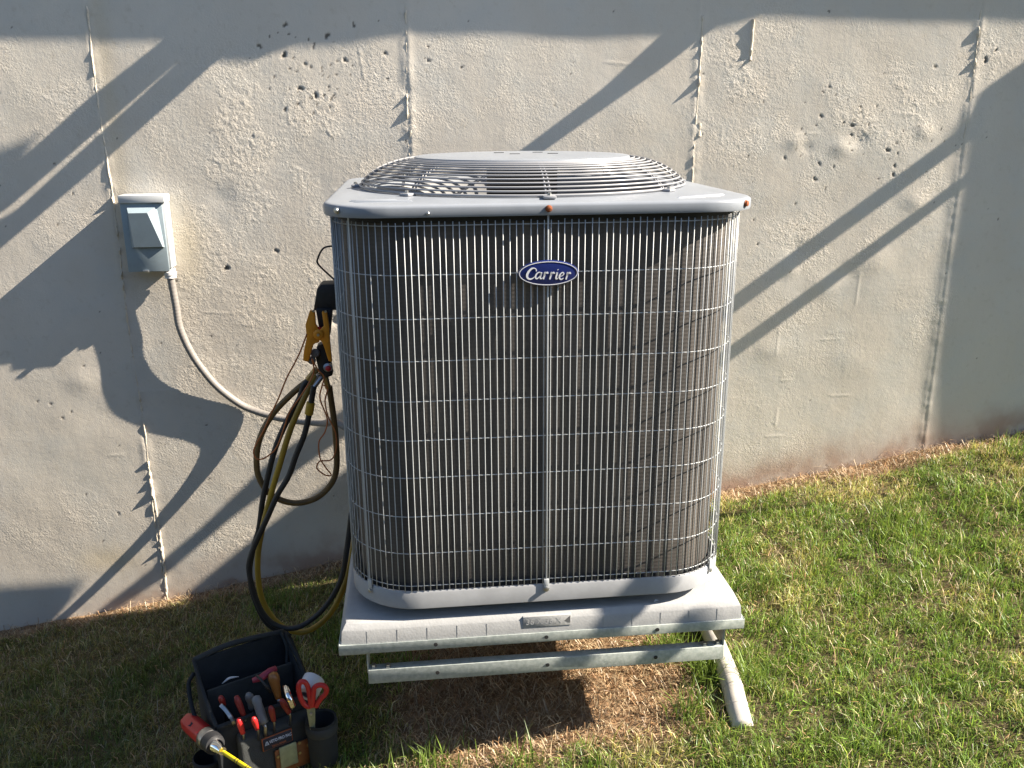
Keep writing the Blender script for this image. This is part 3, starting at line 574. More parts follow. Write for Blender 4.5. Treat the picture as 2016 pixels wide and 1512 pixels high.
def build_stand():
    s = thing('steel_stand', 'galvanized steel bracket frame that carries the pad above the sloping ground', 'stand')
    yF = -.4395; z1 = -.042
    def rail(name, x0, x1, y, z0, z1, depth, holes, inv=1):
        t = .003; b = B(); b.box((x0, y, z0), (x1, y + t * inv, z1)); b.box((x0, y + t * inv, z1 - t), (x1, y + depth * inv, z1)); o = b.obj(name, M_galv, s, bevel=.0012)
        for hx in holes:
            q = B(); q.lathe([(.0046, 0), (.0046, .001), (.0001, .001)], 12, Matrix.Translation((hx, y - .0012 * inv, (z0 + z1) / 2)) @ Matrix.Rotation(-PI / 2 * inv, 4, 'X'), cap=True); q.obj('bolt_hole', M_dark, o)
        return o
    # upper tray rail : the pad sits inside its lip
    rail('upper_rail', -.4600, .4600, yF, -.0965, -.0725, .02, (-.248, .0, .255))
    rail('upper_rail', -.4600, .4600, .482, -.0965, -.0725, .02, (), -1)
    rail('lower_rail', -.400, .4180, -.433, -.1790, -.1440, .024, (-.246, .004, .256))
    rail('lower_rail', -.400, .4180, .47, -.1790, -.1440, .03, (), -1)
    for sx in (-1, 1):
        x = -.4605 if sx < 0 else .4605; xi = -.402 if sx < 0 else .420; t = .003
        b = B(); b.box((min(x, x + t * -sx), yF + .003, -.0965), (max(x, x + t * -sx), .479, -.0725)); b.box((min(x, xi), yF + .003, -.0995), (max(x, xi), .479, -.0967)); b.box((min(xi, xi - sx * t), yF + .012, -.155), (max(xi, xi - sx * t), -.24, -.0997)); b.box((min(xi, xi - sx * t), .28, -.155), (max(xi, xi - sx * t), .479, -.0997)); b.obj('side_rail', M_galv, s, bevel=.001)
        for k, (dx, dy) in enumerate(((.014, -.419), (.046, -.421))):
            q = B(); q.lathe([(.008, 0), (.008, .0015), (.0058, .0015), (.0058, .006), (.0001, .0065)], 6, Matrix.Translation((xi - sx * dx, dy, -.1440)), cap=False); q.obj('frame_bolt', M_zinc, s)
        # arms that run back to the wall and are bolted to it
        b = B(); b.box((min(xi, xi - sx * .04), .465, -.1790), (max(xi, xi - sx * .04), wally(0) - .004, -.1450)); b.box((xi - .035, wally(0) - .007, -.25), (xi + .035, wally(0) - .001, -.09)); b.obj('wall_arm', M_galv, s, bevel=.001)
build_stand()

# ------------------------------------------------------------------ drain pipe on the ground
pp = catmull([(.500, .05, gz(.50, .05) + .030), (.491, -.14, gz(.491, -.14) + .026), (.474, -.34, gz(.474, -.34) + .024), (.462, -.42, gz(.462, -.42) + .016), (.455, -.49, gz(.455, -.49) - .004)], 10)
b = B(); b.tube(pp, .0255, 20); pipe = thing('drain_pipe', 'off-white plastic drain pipe lying in the grass right of the stand', 'pipe', (0, 0, 0)); b.obj('pipe_body', M_pvc, pipe, smooth='all')
for k in (20, 23, 31): 
    q = B(); a, c = pp[k], pp[k + 1]; dd = (c - a).normalized(); q.tube([a, a + dd * .012], .0262, 20); q.obj('pipe_ring', M_pvc, pipe, smooth=True)
st = bpy.data.meshes.new('stone'); bm = bmesh.new(); bmesh.ops.create_icosphere(bm, subdivisions=3, radius=1)
for v in bm.verts: v.co *= 1 + .12 * math.sin(v.co.x * 3 + 1) + .08 * math.sin(v.co.y * 5)
bm.to_mesh(st); bm.free(); so = link('stone', st, mat('ochre_stone', (.30, .19, .08), .9, var=.2, vscale=20, bump=.5, bscale=40), None, True, Vector((0.1552, -0.1720, -0.3850))); so.scale = (.016, .013, .009); tag(so, 'small ochre stone on the bare soil under the stand', 'stone')

# ------------------------------------------------------------------ electrical disconnect and conduit
def build_box():
    t = thing('disconnect_box', 'pale grey electrical disconnect box with hooded lid, fixed to the left of the wall', 'electrical box', (0, 0, 0))
    yw = wally(-1.1) - .001; yf = yw - .062
    x0, z1_, x1, z0_ = BX0, BZ1, BX1, BZ0
    b = B(); b.box((x0 + .003, yf + .004, z0_ + .002), (x1 - .001, yw, z1_ - .002)); b.obj('box_body', M_box, t, bevel=.0025)
    b = B(); b.box((x0, yf - .009, z1_ - .020), (x1 + .0025, yw - .003, z1_ + .003)); b.obj('hood', M_box, t, bevel=.002)
    b = B(); b.box((x0 + .001, yf - .0005, z0_ - .006), (x1 - .008, yf + .004, z1_ - .020)); cov = b.obj('cover', M_boxcover, t, bevel=.0015)
    W = x1 - x0; Hh = z1_ - z0_
    a = [(x0 + .020, z1_ - .030), (x1 - .024, z1_ - .030), (x1 - .014, z0_ + .068), (x0 + .020, z0_ + .068)]
    c = [(x0 + .030, z1_ - .048), (x1 - .046, z1_ - .048), (x1 - .017, z0_ + .071), (x0 + .030, z0_ + .071)]
    v = [(x, yf - .0005, z) for x, z in a] + [(x, yf - .0005 - d, z) for (x, z), d in zip(c, (.025, .025, .011, .011))]
    b = B(); b.add(v, [(4, 7, 6, 5), (0, 1, 5, 4), (1, 2, 6, 5), (2, 3, 7, 6), (3, 0, 4, 7), (0, 3, 2, 1)]); b.obj('raised_panel', M_boxcover, cov)
    b = B(); b.box((x0 + .045, yf - .006, z0_ - .008), (x0 + .062, yf + .004, z0_ - .001)); b.obj('lock_tab', M_zinc, t, bevel=.001)
    b = B(); cx, cy = x1 - .016, yw - .030; b.lathe([(.0165, .0), (.0165, -.012), (.0195, -.013), (.0195, -.022), (.017, -.024), (.017, -.032), (.0001, -.032)], 20, Matrix.Translation((cx, cy, z0_)), cap=False); b.obj('conduit_connector', M_tape, t, smooth=True)
    return cx, cy, z0_
BX0, BZ1 = -1.1421, 0.8132
BX1, BZ0 = -1.0110, 0.5903
cx, cy, cz = build_box()

cp = [(cx, cy, cz - .03)] + [(-1.0217, 0.6885, 0.4721), (-1.0173, 0.6875, 0.3981), (-0.9932, 0.6885, 0.3184), (-0.9586, 0.6925, 0.2479), (-0.9177, 0.6985, 0.1875), (-0.8589, 0.7035, 0.1308), (-0.8146, 0.7005, 0.1069), (-0.7641, 0.6855, 0.0920), (-0.7120, 0.6625, 0.0851), (-0.6416, 0.6235, 0.0867), (-0.5706, 0.5685, 0.0975), (-0.5179, 0.4885, 0.1214), (-.36, .40, .03)]
cp = catmull(cp, 14); cum = 0; fine = [cp[0]]
for i in range(1, len(cp)):
    L = (cp[i] - cp[i - 1]).length; n = max(1, int(L / .0022))
    for k in range(1, n + 1): fine.append(cp[i - 1].lerp(cp[i], k / n))
b = B(); b.tube(fine, [.0118 + .00022 * math.sin(i * 1.57) for i in range(len(fine))], 14); tag(b.obj('flexible_conduit', M_cond, smooth='all'), 'ribbed grey flexible conduit curving from the electrical box to the air conditioner', 'conduit')

# ------------------------------------------------------------------ gauge manifold, clamp, hoses, cords on the left of the unit
def hose(name, label, pts, r, m, cat='hose', grp=None, k=7, n=12):
    b = B(); b.tube(catmull(pts, k), r, n); o = b.obj(name, m, smooth='all'); return tag(o, label, cat, grp)
HG = 'hoses hanging from the gauge manifold'
def ys(pts, y0, y1): return pts
hose('hose', 'brown hose in a wide loop, leftmost of the hanging hoses', [(-0.5017, 0.0500, 0.4103), (-0.5384, 0.0500, 0.3968), (-0.5883, 0.0500, 0.3594), (-0.6440, 0.0500, 0.3027), (-0.6802, 0.0500, 0.2390), (-0.6935, 0.0500, 0.1760), (-0.6888, 0.0500, 0.1257), (-0.6626, 0.0500, 0.0808), (-0.6118, 0.0500, 0.0560), (-0.5583, 0.0500, 0.0619), (-0.5164, 0.0500, 0.0919), (-0.4904, 0.0500, 0.1443), (-0.4863, 0.0500, 0.2511), (-0.4937, 0.0500, 0.3760)], .0080, M_tan, grp=HG)
hose('hose', 'black hose without a yellow fitting, running down beside the brown loop', [(-0.5316, 0.0300, 0.4078), (-0.5533, 0.0300, 0.3871), (-0.5701, 0.0300, 0.3486), (-0.5963, 0.0300, 0.3060), (-0.6248, 0.0300, 0.2521), (-0.6457, 0.0300, 0.2014), (-0.6650, 0.0300, 0.1400), (-0.6836, 0.0300, 0.0749), (-0.6994, 0.0300, -0.0018), (-0.7172, 0.0300, -0.0542), (-0.7331, 0.0300, -0.1134), (-0.7353, 0.0300, -0.1667), (-0.7270, 0.0300, -0.2245), (-0.7076, 0.0300, -0.2809), (-0.6788, 0.0300, -0.3116), (-0.6388, 0.0300, -0.3258)], .0074, M_black, grp=HG)
hose('hose', 'yellow hose that makes the lowest loop, above the tool bag', [(-0.5188, 0.0000, 0.4213), (-0.5330, 0.0000, 0.3967), (-0.5561, 0.0000, 0.3536), (-0.5842, 0.0000, 0.2981), (-0.6045, 0.0000, 0.2484), (-0.6259, 0.0000, 0.1871), (-0.6440, 0.0000, 0.1374), (-0.6647, 0.0000, 0.0744), (-0.6843, 0.0000, 0.0119), (-0.7027, 0.0000, -0.0649), (-0.7083, 0.0000, -0.1440), (-0.6998, 0.0000, -0.2133), (-0.6698, 0.0000, -0.2714), (-0.6303, 0.0000, -0.3010), (-0.5869, 0.0000, -0.3011), (-0.5338, 0.0000, -0.2610), (-0.4943, 0.0000, -0.1938), (-0.4648, 0.0000, -0.1071), (-0.4455, 0.0000, -0.0037)], .0076, M_yhose, grp=HG)
hose('hose', 'black hose with the yellow fitting, crossing over the others', [(-0.5220, -0.0300, 0.4014), (-0.5310, -0.0300, 0.3622), (-0.5382, -0.0300, 0.3306), (-0.5547, -0.0300, 0.2749), (-0.5788, -0.0300, 0.2215), (-0.6021, -0.0300, 0.1647), (-0.6339, -0.0300, 0.1146), (-0.6631, -0.0300, 0.0553), (-0.6876, -0.0300, 0.0080), (-0.7097, -0.0300, -0.0385), (-0.7230, -0.0300, -0.0861), (-0.7183, -0.0300, -0.1489), (-0.7018, -0.0300, -0.2151), (-0.6712, -0.0300, -0.2588), (-0.6244, -0.0300, -0.2731), (-0.5761, -0.0300, -0.2519), (-0.5273, -0.0300, -0.2031), (-0.4883, -0.0300, -0.1330), (-0.4686, -0.0300, -0.0478), (-0.4507, -0.0300, 0.0546)], .0072, M_black, grp=HG)
def build_manifold():
    t = thing('gauge_manifold', 'black gauge manifold with grey knobs hanging at the left side of the unit', 'gauge')
    a = Vector((-0.5131, 0.0200, 0.5847)); c = Vector((-0.4584, 0.0200, 0.6490))
    b = B(); b.prism([(a.x, a.z - .0), (a.x + .012, c.z - .01), (a.x + .022, c.z), (c.x + .02, c.z), (c.x + .02, a.z)], -.005, .055); b.obj('hanger_block', M_black, t, bevel=.004)
    b = B(); b.prism([(-0.5069, 0.5913), (-0.4667, 0.5901), (-0.4773, 0.5215), (-0.4931, 0.5066), (-0.5001, 0.5120), (-0.5026, 0.5480)], -.012, .02); b.obj('hanger_tongue', M_black, t, bevel=.003)
    b = B(); b.prism([(-0.5110, 0.4969), (-0.4910, 0.5013), (-0.4831, 0.4699), (-0.4778, 0.4171), (-0.4970, 0.4112), (-0.5110, 0.4250), (-0.5178, 0.4711)], .0, .035); b.obj('valve_block', M_black, t, bevel=.004)
    for (x, y, z), r, m in (((-0.5160, 0.0000, 0.4789), .011, M_gplast), ((-0.5259, 0.0000, 0.4610), .010, M_gplast), ((-0.4875, 0.0000, 0.4412), .011, M_steel), ((-0.4852, -0.0120, 0.4419), .007, M_red)):
        b = B(); n = 16; b.lathe([(r * .5, -.010), (r, -.008), (r * 1.05, .0), (r * .95, .009), (r * .4, .011)], n, Matrix.Translation((x, y - .006, z)) @ Matrix.Rotation(PI / 2.4, 4, 'X')); b.obj('valve_knob', m, t, smooth=True)
    for p0, p1, m, r in (((-0.5188, 0.0300, 0.4287), (-0.5435, 0.0300, 0.4002), M_brass, .0085), ((-0.5113, 0.0000, 0.4210), (-0.5285, 0.0000, 0.3899), M_steel, .0075), ((-0.4975, 0.0100, 0.4176), (-0.4924, 0.0100, 0.3814), M_brass, .0075), ((-0.5019, -0.0200, 0.4212), (-0.5237, -0.0300, 0.3949), M_steel, .006)):
        b = B(); b.tube([p0, p1], r, 6); b.obj('hose_fitting', m, t, bevel=.001)
    b = B(); b.tube([(-0.5324, -0.0300, 0.3596), (-0.5397, -0.0300, 0.3280)], .0105, 14); b.obj('yellow_coupling', M_yel, t, bevel=.0015)
build_manifold()
def build_clamp():
    t = thing('spring_clamp', 'orange plastic spring clamp gripping the gauge manifold', 'clamp')
    b = B(); b.prism([(-0.5179, 0.5916), (-0.5073, 0.5862), (-0.5069, 0.5558), (-0.5005, 0.5428), (-0.5014, 0.5120), (-0.5152, 0.5073), (-0.5213, 0.4920), (-0.5308, 0.4625), (-0.5441, 0.4668), (-0.5397, 0.4927), (-0.5313, 0.5233), (-0.5314, 0.5565), (-0.5207, 0.5854)], -.030, -.016); b.obj('clamp_jaw', M_orange, t, bevel=.002)
    b = B(); b.prism([(-0.4900, 0.5883), (-0.4780, 0.5854), (-0.4751, 0.5548), (-0.4755, 0.5112), (-0.4737, 0.4617), (-0.4822, 0.4646), (-0.4899, 0.4987), (-0.4940, 0.5118), (-0.5021, 0.5198), (-0.5064, 0.5289), (-0.4980, 0.5427), (-0.4875, 0.5526)], -.034, -.020); b.obj('clamp_jaw', M_orange, t, bevel=.002)
    x, y, z = (-0.5012, -0.0360, 0.5335); b = B(); b.lathe([(.012, 0), (.012, .004), (.009, .006), (.0045, .006), (.0045, .008), (.0001, .008)], 20, Matrix.Translation((x, y, z)) @ Matrix.Rotation(PI / 2, 4, 'X'), cap=False); b.obj('pivot', M_orange, t, smooth=True)
    b = B(); b.lathe([(.0035, .0), (.0035, .0095), (.0001, .0098)], 12, Matrix.Translation((x, y, z)) @ Matrix.Rotation(PI / 2, 4, 'X'), cap=False); b.obj('rivet', M_zinc, t, smooth=True)
    for u_ in ((-0.5092, -0.0360, 0.5914), (-0.4805, -0.0360, 0.5893)):
        b = B(); b.lathe([(.003, 0), (.003, .003), (.0001, .003)], 10, Matrix.Translation(u_) @ Matrix.Rotation(PI / 2, 4, 'X'), cap=False); b.obj('rivet', M_zinc, t)
    b = B(); b.prism([(-0.5129, 0.5585), (-0.5038, 0.5480), (-0.4930, 0.5451), (-0.4875, 0.5526), (-0.4958, 0.5401), (-0.5082, 0.5379)], -.026, -.014); b.obj('red_grip', M_red, t, bevel=.001)
build_clamp()
CG = 'thin orange cords hanging from the clamp'
hose('cord', 'thin orange cord hanging in a long loop left of the hoses', [(-0.5259, -0.0600, 0.5401), (-0.5431, -0.0600, 0.5006), (-0.5598, -0.0600, 0.4696), (-0.5820, -0.0600, 0.4321), (-0.6054, -0.0600, 0.3815), (-0.6240, -0.0600, 0.3471), (-0.6458, -0.0600, 0.3046), (-0.6718, -0.0600, 0.2593), (-0.6760, -0.0600, 0.2393), (-0.6673, -0.0600, 0.2268), (-0.6472, -0.0600, 0.2312), (-0.6193, -0.0600, 0.2567), (-0.5966, -0.0600, 0.3090), (-0.5816, -0.0600, 0.3452), (-0.5517, -0.0600, 0.3858), (-0.5245, -0.0600, 0.4261), (-0.5154, -0.0600, 0.4514), (-0.5182, -0.0600, 0.4795)], .0019, M_cord, 'cord', CG)
hose('cord', 'thin orange cord kinked in small loops close to the unit', [(-0.5182, -0.0600, 0.4795), (-0.5057, -0.0600, 0.4510), (-0.4925, -0.0600, 0.4326), (-0.4989, -0.0600, 0.4096), (-0.5059, -0.0600, 0.3774), (-0.4923, -0.0600, 0.3256), (-0.4995, -0.0600, 0.2913), (-0.5161, -0.0600, 0.2653), (-0.5165, -0.0600, 0.2234), (-0.5045, -0.0600, 0.1969), (-0.4921, -0.0600, 0.1757), (-0.5072, -0.0600, 0.1765), (-0.5259, -0.0600, 0.1953), (-0.5171, -0.0600, 0.2139), (-0.4895, -0.0600, 0.2166), (-0.4751, -0.0600, 0.2458), (-0.4748, -0.0600, 0.2902), (-0.4894, -0.0600, 0.3307), (-0.4942, -0.0600, 0.3704), (-0.4859, -0.0600, 0.4026), (-0.4963, -0.0600, 0.4121)], .0018, M_cord, 'cord', CG)
# ------------------------------------------------------------------ tool bag and what is in it
BAG = Matrix.Translation((-.690, -.262, -.492)) @ Matrix.Rotation(math.radians(27), 4, 'Z')
def build_bag():
    t = thing('tool_bag', 'black open-top tool bag with grey front pouch in the shaded grass', 'tool bag', BAG.translation, math.radians(27))
    w, d = .112, .082; hf, hb = .193, .275; th = .005
    def wall(name, a, c, m=M_fabric, bev=.0022):   # a,c : outline lists outside / inside
        b = B(); b.add(a + c, [(0, 1, 2, 3), (7, 6, 5, 4), (0, 4, 5, 1), (1, 5, 6, 2), (2, 6, 7, 3), (3, 7, 4, 0)]); return b.obj(name, m, t, bevel=bev)
    b = B(); b.box((-w, -d, 0), (w, d, .012)); b.obj('bag_base', M_fabric, t, bevel=.004)
    wall('front_wall', [(-w, -d, .01), (w, -d, .01), (w, -d, hf), (-w, -d, hf)], [(-w, -d + .010, .01), (w, -d + .010, .01), (w, -d + .010, hf - .003), (-w, -d + .010, hf - .003)])
    wall('back_wall', [(-w, d, .01), (w, d, .01), (w, d + .01, hb), (-w, d + .01, hb)], [(-w, d - .008, .01), (w, d - .008, .01), (w, d, hb), (-w, d, hb)])
    for sx in (-1, 1):
        x = sx * w; wall('side_wall', [(x, -d, .01), (x, d, .01), (x * 1.02, d + .008, hb - .01), (x * 1.02, -d, hf)], [(x - sx * th, -d, .01), (x - sx * th, d, .01), (x * 1.02 - sx * th, d + .008, hb - .01), (x * 1.02 - sx * th, -d, hf)])
    # inner pocket board, webbing, rolled trims
    b = B(); b.box((-w + .008, .018, .02), (w - .008, .026, .225)); b.obj('inner_divider', M_fabric2, t, bevel=.002)
    b = B(); b.box((-w + .008, -.040, .02), (w - .008, -.034, .165)); b.obj('inner_divider', M_fabric, t, bevel=.002)
    b = B(); b.tube(catmull([(-w, -d - .001, hf), (0, -d - .003, hf + .002), (w, -d - .001, hf)], 6), .0055, 8); b.obj('rim_piping', M_fabric, t, smooth='all')
    b = B(); b.tube(catmull([(-w, -d, hf), (-w - .004, 0, (hf + hb) / 2 + .003), (-w, d + .008, hb)], 6), .0045, 8); b.obj('rim_piping', M_fabric, t, smooth='all')
    b = B(); b.tube(catmull([(w, -d, hf), (w + .004, 0, (hf + hb) / 2 + .003), (w, d + .008, hb)], 6), .0045, 8); b.obj('rim_piping', M_fabric, t, smooth='all')
    b = B(); b.tube(catmull([(-w, d + .006, hb), (-.02, d + .010, hb + .010), (w, d + .006, hb)], 6), .007, 8); b.obj('rim_piping', M_fabric2, t, smooth='all')
    b = B(); b.tube(catmull([(w + .004, d, hb - .01), (w + .012, d + .012, hb - .02), (w + .020, .04, .20), (w + .022, .0, .16), (w + .03, -.03, .10)], 6), .0060, 8); b.obj('shoulder_strap', M_fabric, t, smooth='all')
    b = B(); b.tube(catmull([(-w - .004, d, hb - .03), (-w - .022, d - .01, .22), (-w - .026, .02, .17), (-w - .010, -.02, .12)], 6), .0050, 8); b.obj('side_loop', M_fabric, t, smooth='all')
    b = B(); b.tube(catmull([(w - .01, d - .002, hb + .004), (w - .004, d - .02, hb - .03), (w - .010, d - .03, hb - .07), (w - .002, d - .04, hb - .10)], 6), .0042, 7); b.obj('zip_edge', M_fabric2, t, smooth='all')
    # front pouch with grey panel, leather corner, buckle
    pz = .152
    b = B(); b.loops([[(-.075, -d - .002, .02), (.100, -d - .002, .02), (.100, -d - .002, pz + .012), (-.075, -d - .002, pz + .012)], [(-.072, -d - .040, .012), (.098, -d - .040, .012), (.098, -d - .028, pz), (-.072, -d - .028, pz)]], (True, True)); pouch = b.obj('front_pouch', M_fabric2, t, bevel=.008, seg=3)
    M = Matrix.Translation((.012, -d - .0300, pz)) @ Matrix.Rotation(math.radians(-5), 4, 'X')
    def plate(name, x0, x1, z0, z1, y, m, par, bev=.0015): bb = B(); bb.box((x0, -y - .0015, z0), (x1, -y + .003, z1), M); return bb.obj(name, m, par, bevel=bev)
    plate('patch_border', -.036, .036, -.040, -.008, .0035, M_orangedull, pouch, .001)
    pt = plate('patch', -.034, .034, -.0385, -.0095, .0048, M_patch, pouch, .0008)
    R = M.to_euler()
    def ptxt(s, size, x, z, m, bold=0, sx=1): o = text('patch_lettering', s, size, m, pt, M @ Vector((x, -.0068, z)), (PI / 2 + R.x, R.y, R.z), .0002, bold=bold, sx=sx); return o
    ptxt('VETO PRO PAC', .0105, .007, -.0205, M_lett, .0003, .74); ptxt('TECH SERIES', .0062, .002, -.0335, M_orangedull, .0001, 1.0)
    lg = B(); q = [(-.0305, -.026), (-.0205, -.026), (-.0235, -.0165), (-.0275, -.0165)]; lg.add([M @ Vector((x, -.0066, z)) for x, z in q] + [M @ Vector((x, -.0070, z)) for x, z in q], [(4, 5, 6, 7), (0, 1, 5, 4), (1, 2, 6, 5), (2, 3, 7, 6), (3, 0, 4, 7)]); lg.obj('patch_emblem', M_lett, pt)
    lg = B(); lg.tube([M @ Vector((-.0268, -.0072, -.0245)), M @ Vector((-.0255, -.0072, -.0185)), M @ Vector((-.0240, -.0072, -.0245))], .0007, 5); lg.obj('patch_emblem', M_patch, pt)
    plate('leather_panel', -.010, .086, -.115, -.050, .004, M_leather, pouch, .004)
    plate('buckle_plate', .000, .042, -.100, -.044, .0075, M_buckle, pouch, .002)
    for x, z in ((.050, -.052), (-.004, -.066), (.048, -.078), (.070, -.066)):
        b = B(); b.lathe([(.004, 0), (.0035, .002), (.0001, .0028)], 12, M @ Matrix.Translation((x, -.0060, z)) @ Matrix.Rotation(PI / 2, 4, 'X'), cap=False); b.obj('rivet', M_brass, pouch, smooth=True)
    # side pocket that holds the tape roll and the scissors
    c = BAG.inverted() @ Vector((-0.5256, -0.3340, -0.3350)); b = B(); M2 = Matrix.Translation((c.x, c.y, 0)); b.lathe([(.026, .02), (.034, .04), (.036, .15), (.037, .158), (.032, .156), (.030, .09), (.001, .08)], 24, M2, cap=False); b.obj('side_pocket', M_fabric, t, smooth=True)
    b = B(); b.lathe([(.0365, .125), (.0385, .128), (.0385, .147), (.0365, .150)], 24, M2, cap=False); b.obj('pocket_webbing', M_fabric2, t, smooth=True)
    c = BAG.inverted() @ Vector((-0.7956, -0.3346, -0.4000)); M2 = Matrix.Translation((c.x, c.y, 0)); b = B(); b.lathe([(.02, .01), (.032, .02), (.036, .075), (.033, .078), (.026, .03)], 20, M2); b.obj('side_pocket', M_fabric, t, smooth=True)
    # pale curved edge of the liner and red lining behind the tools
    b = B(); b.tube(catmull([(-0.7603, -0.2723, -0.2620), (-0.7419, -0.2694, -0.2500), (-0.7212, -0.2658, -0.2500)], 5), [.0008, .0013, .0020, .0026, .0030, .0030, .0028, .0024, .0018, .0012, .0007], 6); o = b.obj('liner_edge', M_tape, t, smooth='all'); o.parent = t; o.matrix_parent_inverse = BAG.inverted()
    return t
M_orangedull = mat('patch_orange', (.30, .085, .03), .6); M_patch = mat('patch_black', (.012, .014, .03), .6); M_lett = mat('patch_lettering', (.45, .5, .62), .5); M_buckle = mat('brass_buckle', (.30, .32, .20), .4, .35, var=.15, vscale=60)
build_bag()
def handle(name, label, cat, a, c, r, m, prof=(.6, .95, 1, .9, .8, .95, 1, .8), tip=None, grp=None, sq=1.0, n=14):
    """tool handle from its free end a down to c, with a metal shank that goes on into the bag"""
    A, C = Vector(a), Vector(c); k = len(prof); root = thing(name, label, cat, A, 0, grp)
    pts = [A.lerp(C, i / (k - 1)) - A for i in range(k)]; b = B(); b.tube([pts[0] - (C - A).normalized() * r * .25] + pts, [r * .2] + [r * p for p in prof], n); b.obj('handle', m, root, smooth='all')
    dv = (C - A).normalized(); e = C - A + dv * .012 + Vector((-.008, .022, -.05)); b = B(); b.tube([C - A, C - A + dv * .01, e], r * .38, 8); b.obj('shank', M_steel, root, smooth='all'); return root
handle('screwdriver', 'screwdriver with a worn amber handle, tallest tool in the bag', 'screwdriver', (-0.6340, -0.2998, -0.2250), (-0.6242, -0.3114, -0.2850), .0135, M_amber, (.75, 1, .98, .85, .8, .7, .6, .6))
handle('nut_driver', 'grey cylindrical handled driver in the middle of the tool bag', 'nut driver', (-0.6678, -0.3502, -0.2500), (-0.6491, -0.3750, -0.3050), .0115, M_gplast, (.8, 1, .85, .9, .9, .9, .9, .9))
RG = 'red handles in the tool bag'
def pliers(label, a, c, r, m): return handle('pliers', label, 'pliers', a, c, r, m, (.7, 1, 1, .95, .85, .8), grp=RG)
pliers('bright red plier handle at the front left of the tool bag', (-0.6985, -0.4004, -0.2700), (-0.6954, -0.3905, -0.3150), .0072, M_red)
pliers('bright red plier handle in front of the grey driver in the tool bag', (-0.6645, -0.4056, -0.2650), (-0.6614, -0.3914, -0.3050), .0070, M_red)
pliers('red plier handle right of the grey driver in the tool bag', (-0.6284, -0.3852, -0.2550), (-0.6271, -0.3732, -0.3000), .0070, M_redd)
pliers('dull red plier handle beside the shiny wrench in the tool bag', (-0.6064, -0.3687, -0.2500), (-0.5943, -0.3562, -0.2950), .0072, M_redd)
pliers('long dark red plier handle towards the back of the tool bag', (-0.7111, -0.3501, -0.2450), (-0.6976, -0.3552, -0.2950), .0075, M_redd)
pliers('short dark red plier handle at the left rear of the tool bag', (-0.7489, -0.3407, -0.2500), (-0.7458, -0.3305, -0.2800), .0070, M_redd)
handle('hex_key_holder', 'dark ribbed handle half hidden behind the grey driver in the tool bag', 'driver', (-0.6870, -0.3338, -0.2520), (-0.6824, -0.3243, -0.3000), .010, M_gplast)
w_ = tag(B().tube(catmull([(-0.7435, -0.3644, -0.2550), (-0.7308, -0.3748, -0.2620), (-0.7171, -0.3911, -0.2700), (-0.7130, -0.3869, -0.2900), (-0.7338, -0.3052, -0.3600)], 4), [.0055] * 9 + [.005] * 8, 4).obj('wrench', M_steel, smooth=True), 'dull grey flat wrench at the left side of the tool bag', 'wrench')
w_ = tag(B().tube(catmull([(-0.5999, -0.3509, -0.2250), (-0.5918, -0.3740, -0.2200), (-0.5839, -0.3942, -0.2250), (-0.5791, -0.3965, -0.2400), (-0.5793, -0.3816, -0.2620), (-0.5940, -0.2966, -0.3300)], 5), [.0035, .0055, .0065, .007, .0072] + [.007] * 16 + [.005] * 5, 6).obj('chrome_wrench', M_chrome, smooth='all'), 'shiny chrome wrench end standing at the right of the tool bag', 'wrench')
w_ = tag(B().tube([(-0.6805, -0.3079, -0.2350), (-0.6600, -0.3027, -0.2320), (-0.6433, -0.2863, -0.2280), (-0.6306, -0.2755, -0.2280)], [.006, .0085, .0085, .007], 10).obj('marker', M_pink, smooth='all'), 'pinkish red barrel lying across the back of the tool bag', 'marker')
w_ = tag(B().tube([(-0.6700, -0.3078, -0.2220), (-0.6567, -0.3251, -0.2220), (-0.6422, -0.3464, -0.2260), (-0.6397, -0.3207, -0.2600)], .0032, 8).obj('thin_rod', M_black, smooth='all'), 'thin black rod beside the amber screwdriver handle', 'tool')
# tape roll
A = Vector((-0.5455, -0.3250, -0.2509)); dq = Vector((.35, .75, .35)).normalized().to_track_quat('Z', 'Y').to_matrix().to_4x4()
roll = thing('tape_roll', 'roll of white tape stuck in the right side pocket of the tool bag', 'tape roll', A)
b = B(); b.lathe([(.012, -.022), (.0255, -.022), (.0265, -.020), (.0265, .020), (.0255, .022), (.012, .022)], 32, dq, cap=False); b.obj('tape', M_tape, roll, smooth=True); b = B(); b.lathe([(.0125, -.0225), (.0125, .0225), (.0105, .0225), (.0105, -.0225)], 24, dq, cap=False); b.obj('core', M_gplast, roll, smooth=True)
